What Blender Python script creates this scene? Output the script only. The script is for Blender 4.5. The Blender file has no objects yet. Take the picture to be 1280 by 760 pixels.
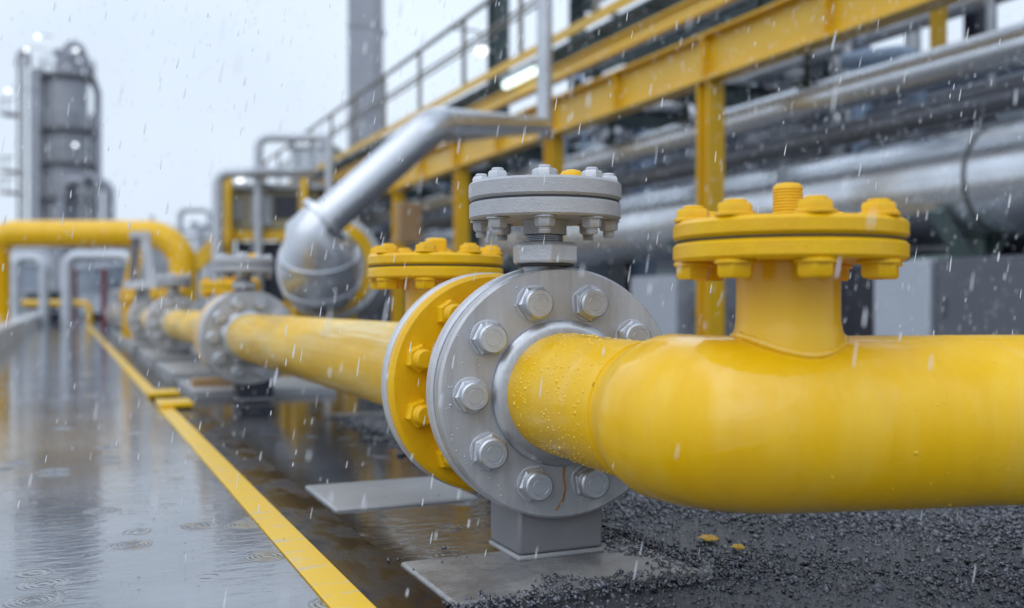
import bpy, bmesh, math, random
import numpy as np
from mathutils import Vector, Matrix

random.seed(7)
rng = np.random.default_rng(7)
S = bpy.context.scene
COL = S.collection
PI = math.pi
YAW = math.radians(23.94)
CS, SN = math.cos(YAW), math.sin(YAW)
FPX = 1250.0
CAMZ = 0.5

# The plant is laid out along the world axes: +Y runs along the pipeline, +X to its right.
def at(px, py, Z):
    """real position (metres) of a point measured in the photograph at a depth Z"""
    X = (px - 640.0) / FPX * Z
    return Vector((X * CS + Z * SN, -X * SN + Z * CS, CAMZ + (380.0 - py) / FPX * Z))

# ------------------------------------------------------------------ materials
def new_mat(name):
    m = bpy.data.materials.new(name)
    m.use_nodes = True
    nt = m.node_tree
    return m, nt, nt.nodes["Principled BSDF"]

def N(nt, typ, **kw):
    n = nt.nodes.new(typ)
    for k, v in kw.items():
        if k in n.inputs:
            n.inputs[k].default_value = v
        else:
            setattr(n, k, v)
    return n

def coords(nt, scale=(1, 1, 1), world=False):
    mp = N(nt, "ShaderNodeMapping")
    mp.inputs["Scale"].default_value = scale
    if world:
        g = N(nt, "ShaderNodeNewGeometry")
        nt.links.new(g.outputs["Position"], mp.inputs["Vector"])
    else:
        t = N(nt, "ShaderNodeTexCoord")
        nt.links.new(t.outputs["Object"], mp.inputs["Vector"])
    return mp.outputs["Vector"]

def c4(c):
    return (c[0], c[1], c[2], 1.0)

def mat(name, base, rough=0.45, metal=0.0, spec=0.5, coat=0.0, coat_rough=0.08,
        var=None, var_scale=6.0, var_amt=0.5, var_stretch=(1, 1, 1), rough_var=0.12,
        bumps=(), drops=0.0, drop_scale=90.0, ior=None):
    """painted / metal / concrete surface with colour wear, roughness variation and bumps"""
    m, nt, b = new_mat(name)
    L = nt.links.new
    b.inputs["Roughness"].default_value = rough
    b.inputs["Metallic"].default_value = metal
    b.inputs["Specular IOR Level"].default_value = spec
    if ior:
        b.inputs["IOR"].default_value = ior
    b.inputs["Coat Weight"].default_value = coat
    b.inputs["Coat Roughness"].default_value = coat_rough
    v = coords(nt, var_stretch)
    n1 = N(nt, "ShaderNodeTexNoise", Scale=var_scale, Detail=8.0, Roughness=0.65)
    L(v, n1.inputs["Vector"])
    r1 = N(nt, "ShaderNodeValToRGB")
    r1.color_ramp.elements[0].position = 0.38
    r1.color_ramp.elements[1].position = 0.68
    L(n1.outputs["Fac"], r1.inputs["Fac"])
    mx = N(nt, "ShaderNodeMix", data_type='RGBA')
    mx.inputs[6].default_value = c4(base)
    mx.inputs[7].default_value = c4(var if var else [min(1, x * 1.25 + 0.01) for x in base])
    mul = N(nt, "ShaderNodeMath", operation='MULTIPLY')
    mul.inputs[1].default_value = var_amt
    L(r1.outputs["Color"], mul.inputs[0])
    L(mul.outputs[0], mx.inputs[0])
    L(mx.outputs[2], b.inputs["Base Color"])
    mr = N(nt, "ShaderNodeMapRange")
    mr.inputs["To Min"].default_value = max(0.02, rough - rough_var)
    mr.inputs["To Max"].default_value = min(1, rough + rough_var)
    L(n1.outputs["Fac"], mr.inputs["Value"])
    L(mr.outputs[0], b.inputs["Roughness"])
    prev = None
    for (sc, st, stretch) in bumps:
        n2 = N(nt, "ShaderNodeTexNoise", Scale=sc, Detail=4.0)
        L(coords(nt, stretch), n2.inputs["Vector"])
        bp = N(nt, "ShaderNodeBump", Strength=st, Distance=0.004)
        L(n2.outputs["Fac"], bp.inputs["Height"])
        if prev:
            L(prev, bp.inputs["Normal"])
        prev = bp.outputs["Normal"]
    if drops > 0:
        vo = N(nt, "ShaderNodeTexVoronoi", Scale=drop_scale)
        L(coords(nt), vo.inputs["Vector"])
        rr = N(nt, "ShaderNodeValToRGB")
        rr.color_ramp.elements[0].position = 0.0
        rr.color_ramp.elements[0].color = (1, 1, 1, 1)
        rr.color_ramp.elements[1].position = 0.32
        rr.color_ramp.elements[1].color = (0, 0, 0, 1)
        L(vo.outputs["Distance"], rr.inputs["Fac"])
        bp = N(nt, "ShaderNodeBump", Strength=drops, Distance=0.003)
        L(rr.outputs["Color"], bp.inputs["Height"])
        if prev:
            L(prev, bp.inputs["Normal"])
        prev = bp.outputs["Normal"]
    if prev:
        L(prev, b.inputs["Normal"])
        if coat:
            L(prev, b.inputs["Coat Normal"])
    return m

def film(m, col, amt, scale, stretch):  # tints the base colour in streaks, painted wet sheen included
    nt = m.node_tree; b = nt.nodes["Principled BSDF"]
    src = b.inputs["Base Color"].links[0].from_socket
    n = N(nt, "ShaderNodeTexNoise", Scale=scale, Detail=5.0, Roughness=0.6)
    nt.links.new(coords(nt, stretch), n.inputs["Vector"])
    r = N(nt, "ShaderNodeMapRange"); r.inputs["From Min"].default_value = .47; r.inputs["From Max"].default_value = .66
    r.inputs["To Max"].default_value = amt
    nt.links.new(n.outputs["Fac"], r.inputs["Value"])
    x = N(nt, "ShaderNodeMix", data_type='RGBA'); x.inputs[7].default_value = c4(col)
    nt.links.new(r.outputs[0], x.inputs[0]); nt.links.new(src, x.inputs[6]); nt.links.new(x.outputs[2], b.inputs["Base Color"])

def wet_patches(m, lo=0.05, hi=0.9, scale=4.0, stretch=(1, .55, 1.3)):
    """the film of water on the paint is uneven: the gloss coat comes and goes in runs"""
    nt = m.node_tree; b = nt.nodes["Principled BSDF"]
    n = N(nt, "ShaderNodeTexNoise", Scale=scale, Detail=5.0, Roughness=0.55, Distortion=0.4)
    nt.links.new(coords(nt, stretch), n.inputs["Vector"])
    r = N(nt, "ShaderNodeMapRange"); r.inputs["From Min"].default_value = .44; r.inputs["From Max"].default_value = .58
    r.inputs["To Min"].default_value = lo; r.inputs["To Max"].default_value = hi
    nt.links.new(n.outputs["Fac"], r.inputs["Value"])
    nt.links.new(r.outputs[0], b.inputs["Coat Weight"])

U = (1, 1, 1)
M = {}
M['yellow'] = mat('yellow gloss paint', (0.81, 0.475, 0.001), 0.38, spec=0.3, coat=0.4, coat_rough=0.12, var=(0.74, 0.39, 0.003),
                  var_scale=5, var_amt=0.6, bumps=((7, .12, U), (60, .06, U)), drops=0.0)
M['yellow_wet'] = mat('yellow gloss paint with rain', (0.82, 0.485, 0.0006), 0.44, spec=0.3, coat=0.35, coat_rough=0.05, rough_var=0.2, var=(0.76, 0.41, 0.0006),
                      var_scale=4, var_amt=0.6, bumps=((5, .05, U), (34, .025, U)), drops=0.06, drop_scale=70)
M['yellow_cast'] = mat('yellow painted casting', (0.79, 0.465, 0.001), 0.44, spec=0.3, coat=0.2, coat_rough=0.2, var=(0.70, 0.345, 0.003),
                       var_scale=14, var_amt=0.6, bumps=((40, .25, U), (160, .12, U)))
M['yellow_steel'] = mat('yellow structural paint', (0.72, 0.42, 0.003), 0.42, coat=0.2, coat_rough=0.25, var=(0.62, 0.37, 0.03),
                        var_scale=2.5, var_amt=0.7, bumps=((14, .2, U),))
wet_patches(M['yellow_wet'], .1, .95, 4.0, (1.6, 1.6, .5))
film(M['yellow_wet'], (0.86, 0.60, 0.09), .30, 9.0, (1.6, 1.6, .28))  # pale streaks: wet sheen painted into the base colour
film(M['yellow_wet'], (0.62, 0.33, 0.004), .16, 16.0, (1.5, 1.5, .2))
M['yellow_run'] = mat('yellow gloss paint with runs and painted sheen', (0.82, 0.485, 0.0006), 0.44, spec=0.3, coat=0.35, coat_rough=0.06, var=(0.76, 0.42, 0.0006),
                      var_scale=4, var_amt=0.6, rough_var=0.2, bumps=((5, .05, (1, .3, 1)),))
wet_patches(M['yellow_run'], .05, .45, 5.0, (1.0, .16, 1.0))
film(M['yellow_run'], (0.90, 0.76, 0.38), .55, 6.0, (1.3, .16, 1.3))  # whitish bands along the pipe: sky reflection mixed into the base colour
M['grey_cast'] = mat('silver grey flange paint', (0.40, 0.41, 0.44), 0.38, metal=0.45, var=(0.50, 0.51, 0.54), var_scale=14, var_amt=0.5,
                     coat=0.25, coat_rough=0.12, bumps=((9, .22, (2, 2, .5)), (60, .10, (1, 1, .25)), (300, .09, U)), drops=0.05, drop_scale=120)
M['grey_edge'] = mat('pale grey painted rim', (0.52, 0.535, 0.575), 0.36, metal=0.3, var=(0.46, 0.47, 0.5), var_scale=12, var_amt=0.6,
                     bumps=((70, .25, U), (260, .2, U)))
M['plate_grey'] = mat('matt grey primer', (0.37, 0.375, 0.40), 0.48, metal=0.1, var=(0.46, 0.47, 0.495), var_scale=10, var_amt=0.7,
                      coat=0.15, coat_rough=0.25, bumps=((60, .25, U), (300, .3, U)), drops=0.2, drop_scale=110)
M['steel'] = mat('zinc plated steel', (0.44, 0.46, 0.50), 0.36, metal=0.75, var=(0.60, 0.62, 0.66), var_scale=45, var_amt=0.6,
                 bumps=((90, .10, U), (300, .08, (1, 1, .2))))
M['steel_dark'] = mat('stained steel', (0.22, 0.22, 0.235), 0.42, metal=0.5, var=(0.10, 0.10, 0.11), var_scale=40, var_amt=0.7,
                      bumps=((90, .3, U),))
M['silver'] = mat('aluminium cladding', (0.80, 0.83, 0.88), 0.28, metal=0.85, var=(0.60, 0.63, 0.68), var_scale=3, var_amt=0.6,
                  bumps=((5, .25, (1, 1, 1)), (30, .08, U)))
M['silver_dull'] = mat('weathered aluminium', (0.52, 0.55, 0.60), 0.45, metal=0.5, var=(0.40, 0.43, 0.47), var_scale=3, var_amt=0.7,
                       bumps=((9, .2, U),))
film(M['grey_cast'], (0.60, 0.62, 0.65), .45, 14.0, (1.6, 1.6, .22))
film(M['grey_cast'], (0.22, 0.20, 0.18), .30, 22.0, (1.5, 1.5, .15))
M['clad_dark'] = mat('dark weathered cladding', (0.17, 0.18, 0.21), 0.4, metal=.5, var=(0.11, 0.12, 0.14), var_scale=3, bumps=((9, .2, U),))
M['gasket'] = mat('black gasket', (0.03, 0.03, 0.035), 0.6)
M['rust'] = mat('rust stain', (0.34, 0.14, 0.02), 0.6, var=(0.5, 0.28, 0.02), var_scale=60)
M['block'] = mat('grey painted support', (0.165, 0.165, 0.18), 0.5, var=(0.21, 0.21, 0.225), var_scale=8, var_amt=0.7, coat=0.2, coat_rough=0.2,
                 bumps=((90, .15, U), (20, .1, U)))
M['concrete'] = mat('wet concrete', (0.15, 0.15, 0.158), 0.28, var=(0.33, 0.325, 0.32), var_scale=7, var_amt=1.0, rough_var=0.26,
                    bumps=((40, .2, U), (160, .3, U)))
M['concrete_dry'] = mat('pale concrete', (0.34, 0.35, 0.37), 0.5, var=(0.25, 0.26, 0.28), var_scale=4, var_amt=0.8, bumps=((60, .3, U),))
M['kerb'] = mat('pale kerb concrete', (0.50, 0.51, 0.53), 0.35, var=(0.38, 0.39, 0.41), var_scale=3, var_amt=0.7, bumps=((30, .2, U),))
M['navy'] = mat('dark navy panel', (0.010, 0.013, 0.025), 0.45, var=(0.03, 0.036, 0.058), var_scale=1.5, var_amt=0.8, bumps=((4, .2, U),))
M['cabinet'] = mat('slate grey cabinet paint', (0.10, 0.11, 0.135), 0.4, var=(0.14, 0.15, 0.175), var_scale=2, bumps=((6, .1, U),))
M['cabinet_pale'] = mat('pale grey cabinet paint', (0.42, 0.46, 0.53), 0.45, var=(0.35, 0.39, 0.45), var_scale=2, bumps=((6, .1, U),))
M['blue_steel'] = mat('blue grey steel paint', (0.30, 0.40, 0.56), 0.45, var=(0.24, 0.32, 0.45), var_scale=3, bumps=((12, .15, U),))
M['green_steel'] = mat('dark green steel paint', (0.03, 0.05, 0.056), 0.45, var=(0.06, 0.09, 0.09), var_scale=3, bumps=((12, .15, U),))
M['grey_steel'] = mat('galvanised steel', (0.36, 0.38, 0.41), 0.45, metal=0.35, var=(0.27, 0.28, 0.31), var_scale=5, bumps=((20, .15, U),))
M['rail'] = mat('weathered handrail', (0.22, 0.21, 0.20), 0.5, metal=0.2, var=(0.30, 0.24, 0.15), var_scale=3, bumps=((20, .15, U),))
M['tan'] = mat('ochre cladding', (0.34, 0.30, 0.19), 0.55, var=(0.26, 0.25, 0.2), var_scale=2, var_amt=0.9, bumps=((6, .2, U),))
M['white'] = mat('white tank paint', (0.72, 0.74, 0.77), 0.4, var=(0.6, 0.62, 0.66), var_scale=1.5, bumps=((3, .1, U),))
M['red'] = mat('red paint', (0.17, 0.03, 0.045), 0.45, var=(0.12, 0.03, 0.04), var_scale=3)
M['tower'] = mat('tower steel', (0.28, 0.29, 0.325), 0.5, metal=0.3, var=(0.20, 0.21, 0.235), var_scale=0.5, var_amt=0.8, bumps=((1.5, .2, U),))
M['tower_pale'] = mat('pale tower steel', (0.30, 0.315, 0.355), 0.5, metal=0.3, var=(0.24, 0.255, 0.29), var_scale=0.6, bumps=((1.5, .2, U),))
M['tank_blue'] = mat('blue grey tank paint', (0.25, 0.30, 0.36), 0.45, var=(0.2, 0.24, 0.3), var_scale=1)
M['vent'] = mat('brushed vent pipe', (0.60, 0.625, 0.67), 0.30, metal=0.8, var=(0.48, 0.50, 0.54), var_scale=3, var_amt=0.6, bumps=((8, .12, U),))
M['saddle'] = mat('grey green saddle paint', (0.13, 0.18, 0.18), 0.4, var=(0.18, 0.23, 0.23), var_scale=5, bumps=((12, .15, U),))
M['leaf'] = mat('yellow dead leaf', (0.50, 0.30, 0.02), 0.5, var=(0.28, 0.16, 0.03), var_scale=60)
M['timber'] = mat('tan timber', (0.38, 0.24, 0.12), 0.55, var=(0.28, 0.17, 0.08), var_scale=8, var_stretch=(1, 6, 6), bumps=((30, .3, (1, 8, 8)),))

def mat_lamp(name, col, st):
    m, nt, b = new_mat(name)
    b.inputs["Base Color"].default_value = c4(col)
    b.inputs["Emission Color"].default_value = c4(col)
    b.inputs["Emission Strength"].default_value = st
    return m
M['lamp'] = mat_lamp('lit lamp glass', (0.93, 0.97, 1.0), 2.0)
M['lamp_green'] = mat_lamp('lit tube glass', (0.80, 0.97, 0.92), 1.6)

def mat_water_film(name, base, var, rough, ior, ripple, ring, worn=None):
    """flat ground under a film of rain water: streaky ripples and drop rings as bump"""
    m, nt, b = new_mat(name)
    L = nt.links.new
    p = coords(nt, U, True)
    n1 = N(nt, "ShaderNodeTexNoise", Scale=1.6, Detail=7.0, Roughness=0.6)
    L(p, n1.inputs["Vector"])
    rp = N(nt, "ShaderNodeValToRGB")
    rp.color_ramp.elements[0].position = 0.35; rp.color_ramp.elements[0].color = c4(base)
    rp.color_ramp.elements[1].position = 0.7; rp.color_ramp.elements[1].color = c4(var)
    L(n1.outputs["Fac"], rp.inputs["Fac"])
    L(rp.outputs["Color"], b.inputs["Base Color"])
    b.inputs["IOR"].default_value = ior
    n2 = N(nt, "ShaderNodeTexNoise", Scale=2.3, Detail=5.0)
    L(p, n2.inputs["Vector"])
    mr = N(nt, "ShaderNodeMapRange")
    mr.inputs["From Min"].default_value = 0.45; mr.inputs["From Max"].default_value = 0.75
    mr.inputs["To Min"].default_value = rough; mr.inputs["To Max"].default_value = rough + 0.035
    L(n2.outputs["Fac"], mr.inputs["Value"])
    L(mr.outputs[0], b.inputs["Roughness"])
    # ripples
    mp = N(nt, "ShaderNodeMapping")
    mp.inputs["Rotation"].default_value = (0, 0, YAW)
    mp.inputs["Scale"].default_value = (1, 2.2, 1)
    L(p, mp.inputs["Vector"])
    n3 = N(nt, "ShaderNodeTexNoise", Scale=16.0, Detail=4.0, Distortion=0.6)
    L(mp.outputs["Vector"], n3.inputs["Vector"])
    bp = N(nt, "ShaderNodeBump", Strength=ripple, Distance=0.004)
    L(n3.outputs["Fac"], bp.inputs["Height"])
    n5 = N(nt, "ShaderNodeTexNoise", Scale=70.0, Detail=3.0)
    L(mp.outputs["Vector"], n5.inputs["Vector"])
    bp3 = N(nt, "ShaderNodeBump", Strength=ripple * 0.6, Distance=0.0012)
    L(n5.outputs["Fac"], bp3.inputs["Height"])
    L(bp.outputs["Normal"], bp3.inputs["Normal"])
    # rings where drops fall: only in some of the cells
    vo = N(nt, "ShaderNodeTexVoronoi", Scale=7.0)
    L(p, vo.inputs["Vector"])
    mul = N(nt, "ShaderNodeMath", operation='MULTIPLY'); mul.inputs[1].default_value = 95.0
    L(vo.outputs["Distance"], mul.inputs[0])
    sn = N(nt, "ShaderNodeMath", operation='SINE'); L(mul.outputs[0], sn.inputs[0])
    fall = N(nt, "ShaderNodeMapRange"); fall.inputs["From Min"].default_value = 0.05; fall.inputs["From Max"].default_value = 0.36
    fall.inputs["To Min"].default_value = 1.0; fall.inputs["To Max"].default_value = 0.0
    L(vo.outputs["Distance"], fall.inputs["Value"])
    sep = N(nt, "ShaderNodeSeparateColor"); L(vo.outputs["Color"], sep.inputs[0])
    gt = N(nt, "ShaderNodeMath", operation='GREATER_THAN'); gt.inputs[1].default_value = 0.52
    L(sep.outputs[0], gt.inputs[0])
    m1 = N(nt, "ShaderNodeMath", operation='MULTIPLY'); L(sn.outputs[0], m1.inputs[0]); L(fall.outputs[0], m1.inputs[1])
    m2 = N(nt, "ShaderNodeMath", operation='MULTIPLY'); L(m1.outputs[0], m2.inputs[0]); L(gt.outputs[0], m2.inputs[1])
    bp2 = N(nt, "ShaderNodeBump", Strength=ring, Distance=0.0016)
    L(m2.outputs[0], bp2.inputs["Height"])
    L(bp3.outputs["Normal"], bp2.inputs["Normal"])
    L(bp2.outputs["Normal"], b.inputs["Normal"])
    return m
M['deck'] = mat_water_film('wet deck', (0.085, 0.095, 0.115), (0.21, 0.22, 0.25), 0.015, 2.2, 0.24, 0.8)
M['puddle'] = mat_water_film('standing rain water', (0.012, 0.013, 0.018), (0.05, 0.053, 0.063), 0.012, 1.75, 0.20, 0.4)
M['ground'] = mat_water_film('wet yard', (0.10, 0.105, 0.115), (0.2, 0.205, 0.215), 0.10, 1.5, 0.3, 0.0)

def mat_strip():
    m, nt, b = new_mat('dark wet strip')
    L = nt.links.new
    p = coords(nt, (60, 3.0, 1), True)
    n = N(nt, "ShaderNodeTexNoise", Scale=1.0, Detail=6.0); L(p, n.inputs["Vector"])
    rp = N(nt, "ShaderNodeValToRGB")
    rp.color_ramp.elements[0].color = (0.006, 0.005, 0.005, 1)
    rp.color_ramp.elements[1].color = (0.032, 0.023, 0.024, 1)
    L(n.outputs["Fac"], rp.inputs["Fac"]); L(rp.outputs["Color"], b.inputs["Base Color"])
    b.inputs["Roughness"].default_value = 0.38
    b.inputs["Specular IOR Level"].default_value = 0.18
    n2 = N(nt, "ShaderNodeTexNoise", Scale=9.0, Detail=5.0); L(coords(nt, (1, .5, 1), True), n2.inputs["Vector"])
    mr = N(nt, "ShaderNodeMapRange"); mr.inputs["From Min"].default_value = .42; mr.inputs["From Max"].default_value = .6
    mr.inputs["To Min"].default_value = .06; mr.inputs["To Max"].default_value = .5
    L(n2.outputs["Fac"], mr.inputs["Value"]); L(mr.outputs[0], b.inputs["Roughness"])
    bp = N(nt, "ShaderNodeBump", Strength=0.2, Distance=0.002)
    L(n.outputs["Fac"], bp.inputs["Height"]); L(bp.outputs["Normal"], b.inputs["Normal"])
    return m
M['strip'] = mat_strip()

def mat_line():
    m, nt, b = new_mat('yellow edge paint')
    L = nt.links.new
    p = coords(nt, (9, 30, 1), True)
    n = N(nt, "ShaderNodeTexNoise", Scale=1.0, Detail=6.0, Roughness=0.7); L(p, n.inputs["Vector"])
    rp = N(nt, "ShaderNodeValToRGB")
    rp.color_ramp.elements[0].position = 0.55; rp.color_ramp.elements[0].color = (0.80, 0.49, 0.004, 1)
    rp.color_ramp.elements[1].position = 0.66; rp.color_ramp.elements[1].color = (0.50, 0.45, 0.34, 1)
    L(n.outputs["Fac"], rp.inputs["Fac"]); L(rp.outputs["Color"], b.inputs["Base Color"])
    b.inputs["Roughness"].default_value = 0.3
    b.inputs["Specular IOR Level"].default_value = 0.3
    bp = N(nt, "ShaderNodeBump", Strength=0.3, Distance=0.002)
    L(n.outputs["Fac"], bp.inputs["Height"]); L(bp.outputs["Normal"], b.inputs["Normal"])
    return m
M['line'] = mat_line()

def mat_gravel():
    m, nt, b = new_mat('wet black gravel')
    L = nt.links.new
    g = N(nt, "ShaderNodeNewGeometry")
    rp = N(nt, "ShaderNodeValToRGB")
    e = rp.color_ramp.elements
    e[0].position = 0.0; e[0].color = (0.010, 0.011, 0.016, 1)
    e[1].position = 1.0; e[1].color = (0.10, 0.11, 0.15, 1)
    k = e.new(0.6); k.color = (0.034, 0.041, 0.062, 1)
    L(g.outputs["Random Per Island"], rp.inputs["Fac"]); L(rp.outputs["Color"], b.inputs["Base Color"])
    b.inputs["Roughness"].default_value = 0.14
    b.inputs["IOR"].default_value = 1.9
    n = N(nt, "ShaderNodeTexNoise", Scale=300.0, Detail=3.0); L(coords(nt), n.inputs["Vector"])
    bp = N(nt, "ShaderNodeBump", Strength=0.5, Distance=0.002)
    L(n.outputs["Fac"], bp.inputs["Height"]); L(bp.outputs["Normal"], b.inputs["Normal"])
    return m
M['gravel'] = mat_gravel()
M['gravel_bed'] = mat('water soaked grit', (0.010, 0.012, 0.019), 0.10, var=(0.035, 0.04, 0.058), var_scale=25, var_amt=1.0, ior=2.1,
                      rough_var=.08, bumps=((40, .5, U), (130, .9, U), (330, .7, U)))

def mat_rain():
    m, nt, b = new_mat('falling rain drop')
    b.inputs["Base Color"].default_value = (0.92, 0.95, 1.0, 1)
    b.inputs["Roughness"].default_value = 0.15
    b.inputs["Alpha"].default_value = 0.6
    return m
M['rain'] = mat_rain()

def mat_bead():
    m = bpy.data.materials.new('clear water bead'); m.use_nodes = True
    nt = m.node_tree; L = nt.links.new
    nt.nodes.remove(nt.nodes["Principled BSDF"])
    tr = N(nt, "ShaderNodeBsdfTransparent"); tr.inputs["Color"].default_value = (.93, .95, .97, 1)
    gl = N(nt, "ShaderNodeBsdfGlossy"); gl.inputs["Roughness"].default_value = 0.03
    fr = N(nt, "ShaderNodeFresnel"); fr.inputs["IOR"].default_value = 1.5
    mx = N(nt, "ShaderNodeMixShader")
    L(fr.outputs[0], mx.inputs[0]); L(tr.outputs[0], mx.inputs[1]); L(gl.outputs[0], mx.inputs[2])
    L(mx.outputs[0], nt.nodes["Material Output"].inputs["Surface"])
    return m
M['bead'] = mat_bead()
def mat_drop(name, col):
    m, nt, b = new_mat(name)
    b.inputs["Base Color"].default_value = c4(col); b.inputs["Roughness"].default_value = .25
    b.inputs["Coat Weight"].default_value = 1.0; b.inputs["Coat Roughness"].default_value = .02; b.inputs["Coat IOR"].default_value = 1.33
    return m
M['drop_yellow'] = mat_drop('rain drop on yellow paint', (0.86, 0.56, 0.02))
M['drop_grey'] = mat_drop('rain drop on grey paint', (0.52, 0.53, 0.56))

# ------------------------------------------------------------------ mesh building
class MB:
    def __init__(s):
        s.v = []; s.f = []
    def add(s, vs, fs):
        o = len(s.v)
        s.v += [tuple(x) for x in vs]
        s.f += [tuple(i + o for i in f) for f in fs]
        return s
    def box(s, x0, x1, y0, y1, z0, z1, mtx=None):
        vs = [Vector((x, y, z)) for z in (z0, z1) for y in (y0, y1) for x in (x0, x1)]
        if mtx is not None:
            vs = [mtx @ v for v in vs]
        return s.add(vs, [(0, 2, 3, 1), (4, 5, 7, 6), (0, 1, 5, 4), (2, 6, 7, 3), (0, 4, 6, 2), (1, 3, 7, 5)])
    def lathe(s, prof, seg=32, mtx=None, phase=0.0):
        rings = []; vs = []; fs = []
        for r, h in prof:
            if r < 1e-6:
                rings.append([len(vs)]); vs.append(Vector((0, 0, h)))
            else:
                rings.append(list(range(len(vs), len(vs) + seg)))
                for i in range(seg):
                    a = phase + 2 * PI * i / seg
                    vs.append(Vector((r * math.cos(a), r * math.sin(a), h)))
        for a, b in zip(rings, rings[1:]):
            if len(a) == 1 and len(b) == 1:
                continue
            for i in range(seg):
                j = (i + 1) % seg
                if len(a) == 1:
                    fs.append((a[0], b[i], b[j]))
                elif len(b) == 1:
                    fs.append((a[i], b[0], a[j]))
                else:
                    fs.append((a[i], b[i], b[j], a[j]))
        if len(rings[0]) > 1 and prof[0] != prof[-1]:
            fs.append(tuple(rings[0]))
        if len(rings[-1]) > 1 and prof[0] != prof[-1]:
            fs.append(tuple(rings[-1][::-1]))
        if mtx is not None:
            vs = [mtx @ v for v in vs]
        return s.add(vs, fs)
    def tube(s, path, r, seg=20, cap=True):
        path = [Vector(p) for p in path]
        n = len(path)
        rr = r if isinstance(r, (list, tuple)) else [r] * n
        tang = []
        for i in range(n):
            a = path[max(0, i - 1)]; b = path[min(n - 1, i + 1)]
            tang.append((b - a).normalized())
        up = Vector((0, 0, 1)) if abs(tang[0].z) < 0.9 else Vector((1, 0, 0))
        nx = tang[0].cross(up).normalized()
        vs = []; fs = []
        for i in range(n):
            if i:
                nx = (nx - tang[i] * nx.dot(tang[i])).normalized()
            ny = tang[i].cross(nx)
            for k in range(seg):
                a = 2 * PI * k / seg
                vs.append(path[i] + (nx * math.cos(a) + ny * math.sin(a)) * rr[i])
        for i in range(n - 1):
            for k in range(seg):
                j = (k + 1) % seg
                fs.append((i * seg + k, i * seg + j, (i + 1) * seg + j, (i + 1) * seg + k))
        if cap:
            fs.append(tuple(range(seg))[::-1])
            fs.append(tuple((n - 1) * seg + k for k in range(seg)))
        return s.add(vs, fs)
    def bar(s, a, b, w, h):
        """rectangular bar from a to b, w across, h high"""
        a = Vector(a); b = Vector(b); t = (b - a).normalized()
        up = Vector((0, 0, 1)) if abs(t.z) < 0.95 else Vector((0, 1, 0))
        x = t.cross(up).normalized(); y = x.cross(t)
        vs = []
        for p in (a, b):
            for sx, sy in ((-1, -1), (1, -1), (1, 1), (-1, 1)):
                vs.append(p + x * sx * w / 2 + y * sy * h / 2)
        return s.add(vs, [(0, 1, 2, 3), (7, 6, 5, 4), (0, 4, 5, 1), (1, 5, 6, 2), (2, 6, 7, 3), (3, 7, 4, 0)])

def fillet(pts, R, n=8):
    pts = [Vector(p) for p in pts]
    Rs = R if isinstance(R, (list, tuple)) else [R] * (len(pts) - 2)
    out = [pts[0]]
    for i in range(1, len(pts) - 1):
        p = pts[i]; a = (pts[i - 1] - p).normalized(); b = (pts[i + 1] - p).normalized()
        ang = a.angle(b); tl = Rs[i - 1] / math.tan(ang / 2)
        A = p + a * tl; B = p + b * tl
        c = p + (a + b).normalized() * (Rs[i - 1] / math.sin(ang / 2))
        va = A - c; vb = B - c; th = va.angle(vb)
        for k in range(n + 1):
            f = k / n
            out.append(c + (va * math.sin((1 - f) * th) + vb * math.sin(f * th)) / math.sin(th))
    out.append(pts[-1])
    return out

def tag(o, label=None, cat=None, group=None, kind=None):
    if label: o['label'] = label
    if cat: o['category'] = cat
    if group: o['group'] = group
    if kind: o['kind'] = kind
    return o

def mesh_obj(name, mb, mt, parent=None, bevel=0.0, flat=False, angle=38, loc=None, recalc=True):
    me = bpy.data.meshes.new(name)
    me.from_pydata(mb.v, [], mb.f)
    if recalc:
        bm = bmesh.new(); bm.from_mesh(me)
        bmesh.ops.recalc_face_normals(bm, faces=bm.faces)
        bm.to_mesh(me); bm.free()
    me.materials.append(mt)
    if not flat:
        me.shade_smooth()
        me.set_sharp_from_angle(angle=math.radians(angle))
    o = bpy.data.objects.new(name, me)
    COL.objects.link(o)
    if parent is not None:
        o.parent = parent
    if loc is not None:
        o.location = loc
    if bevel:
        md = o.modifiers.new("bevel", 'BEVEL')
        md.width = bevel; md.segments = 2; md.limit_method = 'ANGLE'; md.angle_limit = math.radians(40)
    return o

def thing(name, label, cat, loc=(0, 0, 0), rotz=0.0, group=None):
    o = bpy.data.objects.new(name, None)
    o.empty_display_size = 0.1
    COL.objects.link(o)
    o.location = loc; o.rotation_euler = (0, 0, rotz)
    return tag(o, label, cat, group)

def solo(name, mb, mt, label, cat, group=None, **kw):
    """a thing that is one mesh; its origin is put at the foot of the mesh"""
    vs = np.array(mb.v)
    lo, hi = vs.min(0), vs.max(0)
    org = Vector(((lo[0] + hi[0]) / 2, (lo[1] + hi[1]) / 2, lo[2]))
    mb.v = [tuple(Vector(v) - org) for v in mb.v]
    o = mesh_obj(name, mb, mt, **kw)
    o.location = org
    return tag(o, label, cat, group)

def struct(name, mb, mt, **kw):
    return tag(mesh_obj(name, mb, mt, **kw), kind='structure')

def copy_tree(o, parent=None):
    c = o.copy(); COL.objects.link(c)
    if parent is not None:
        c.parent = parent
    for ch in [x for x in o.children]:
        copy_tree(ch, c)
    return c

def T(x, y, z):
    return Matrix.Translation((x, y, z))
AX_Y = Matrix.Rotation(PI / 2, 4, 'X')      # local +Z of a lathe -> world -Y (towards the camera)

def disc(r0, r1, h0, h1, ch=0.004):
    """closed ring profile (r0 inner, r1 outer) from h0 to h1 with chamfered outer edges"""
    return [(r0, h0), (r1 - ch, h0), (r1, h0 + ch), (r1, h1 - ch), (r1 - ch, h1), (r0, h1), (r0, h0)]

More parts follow.
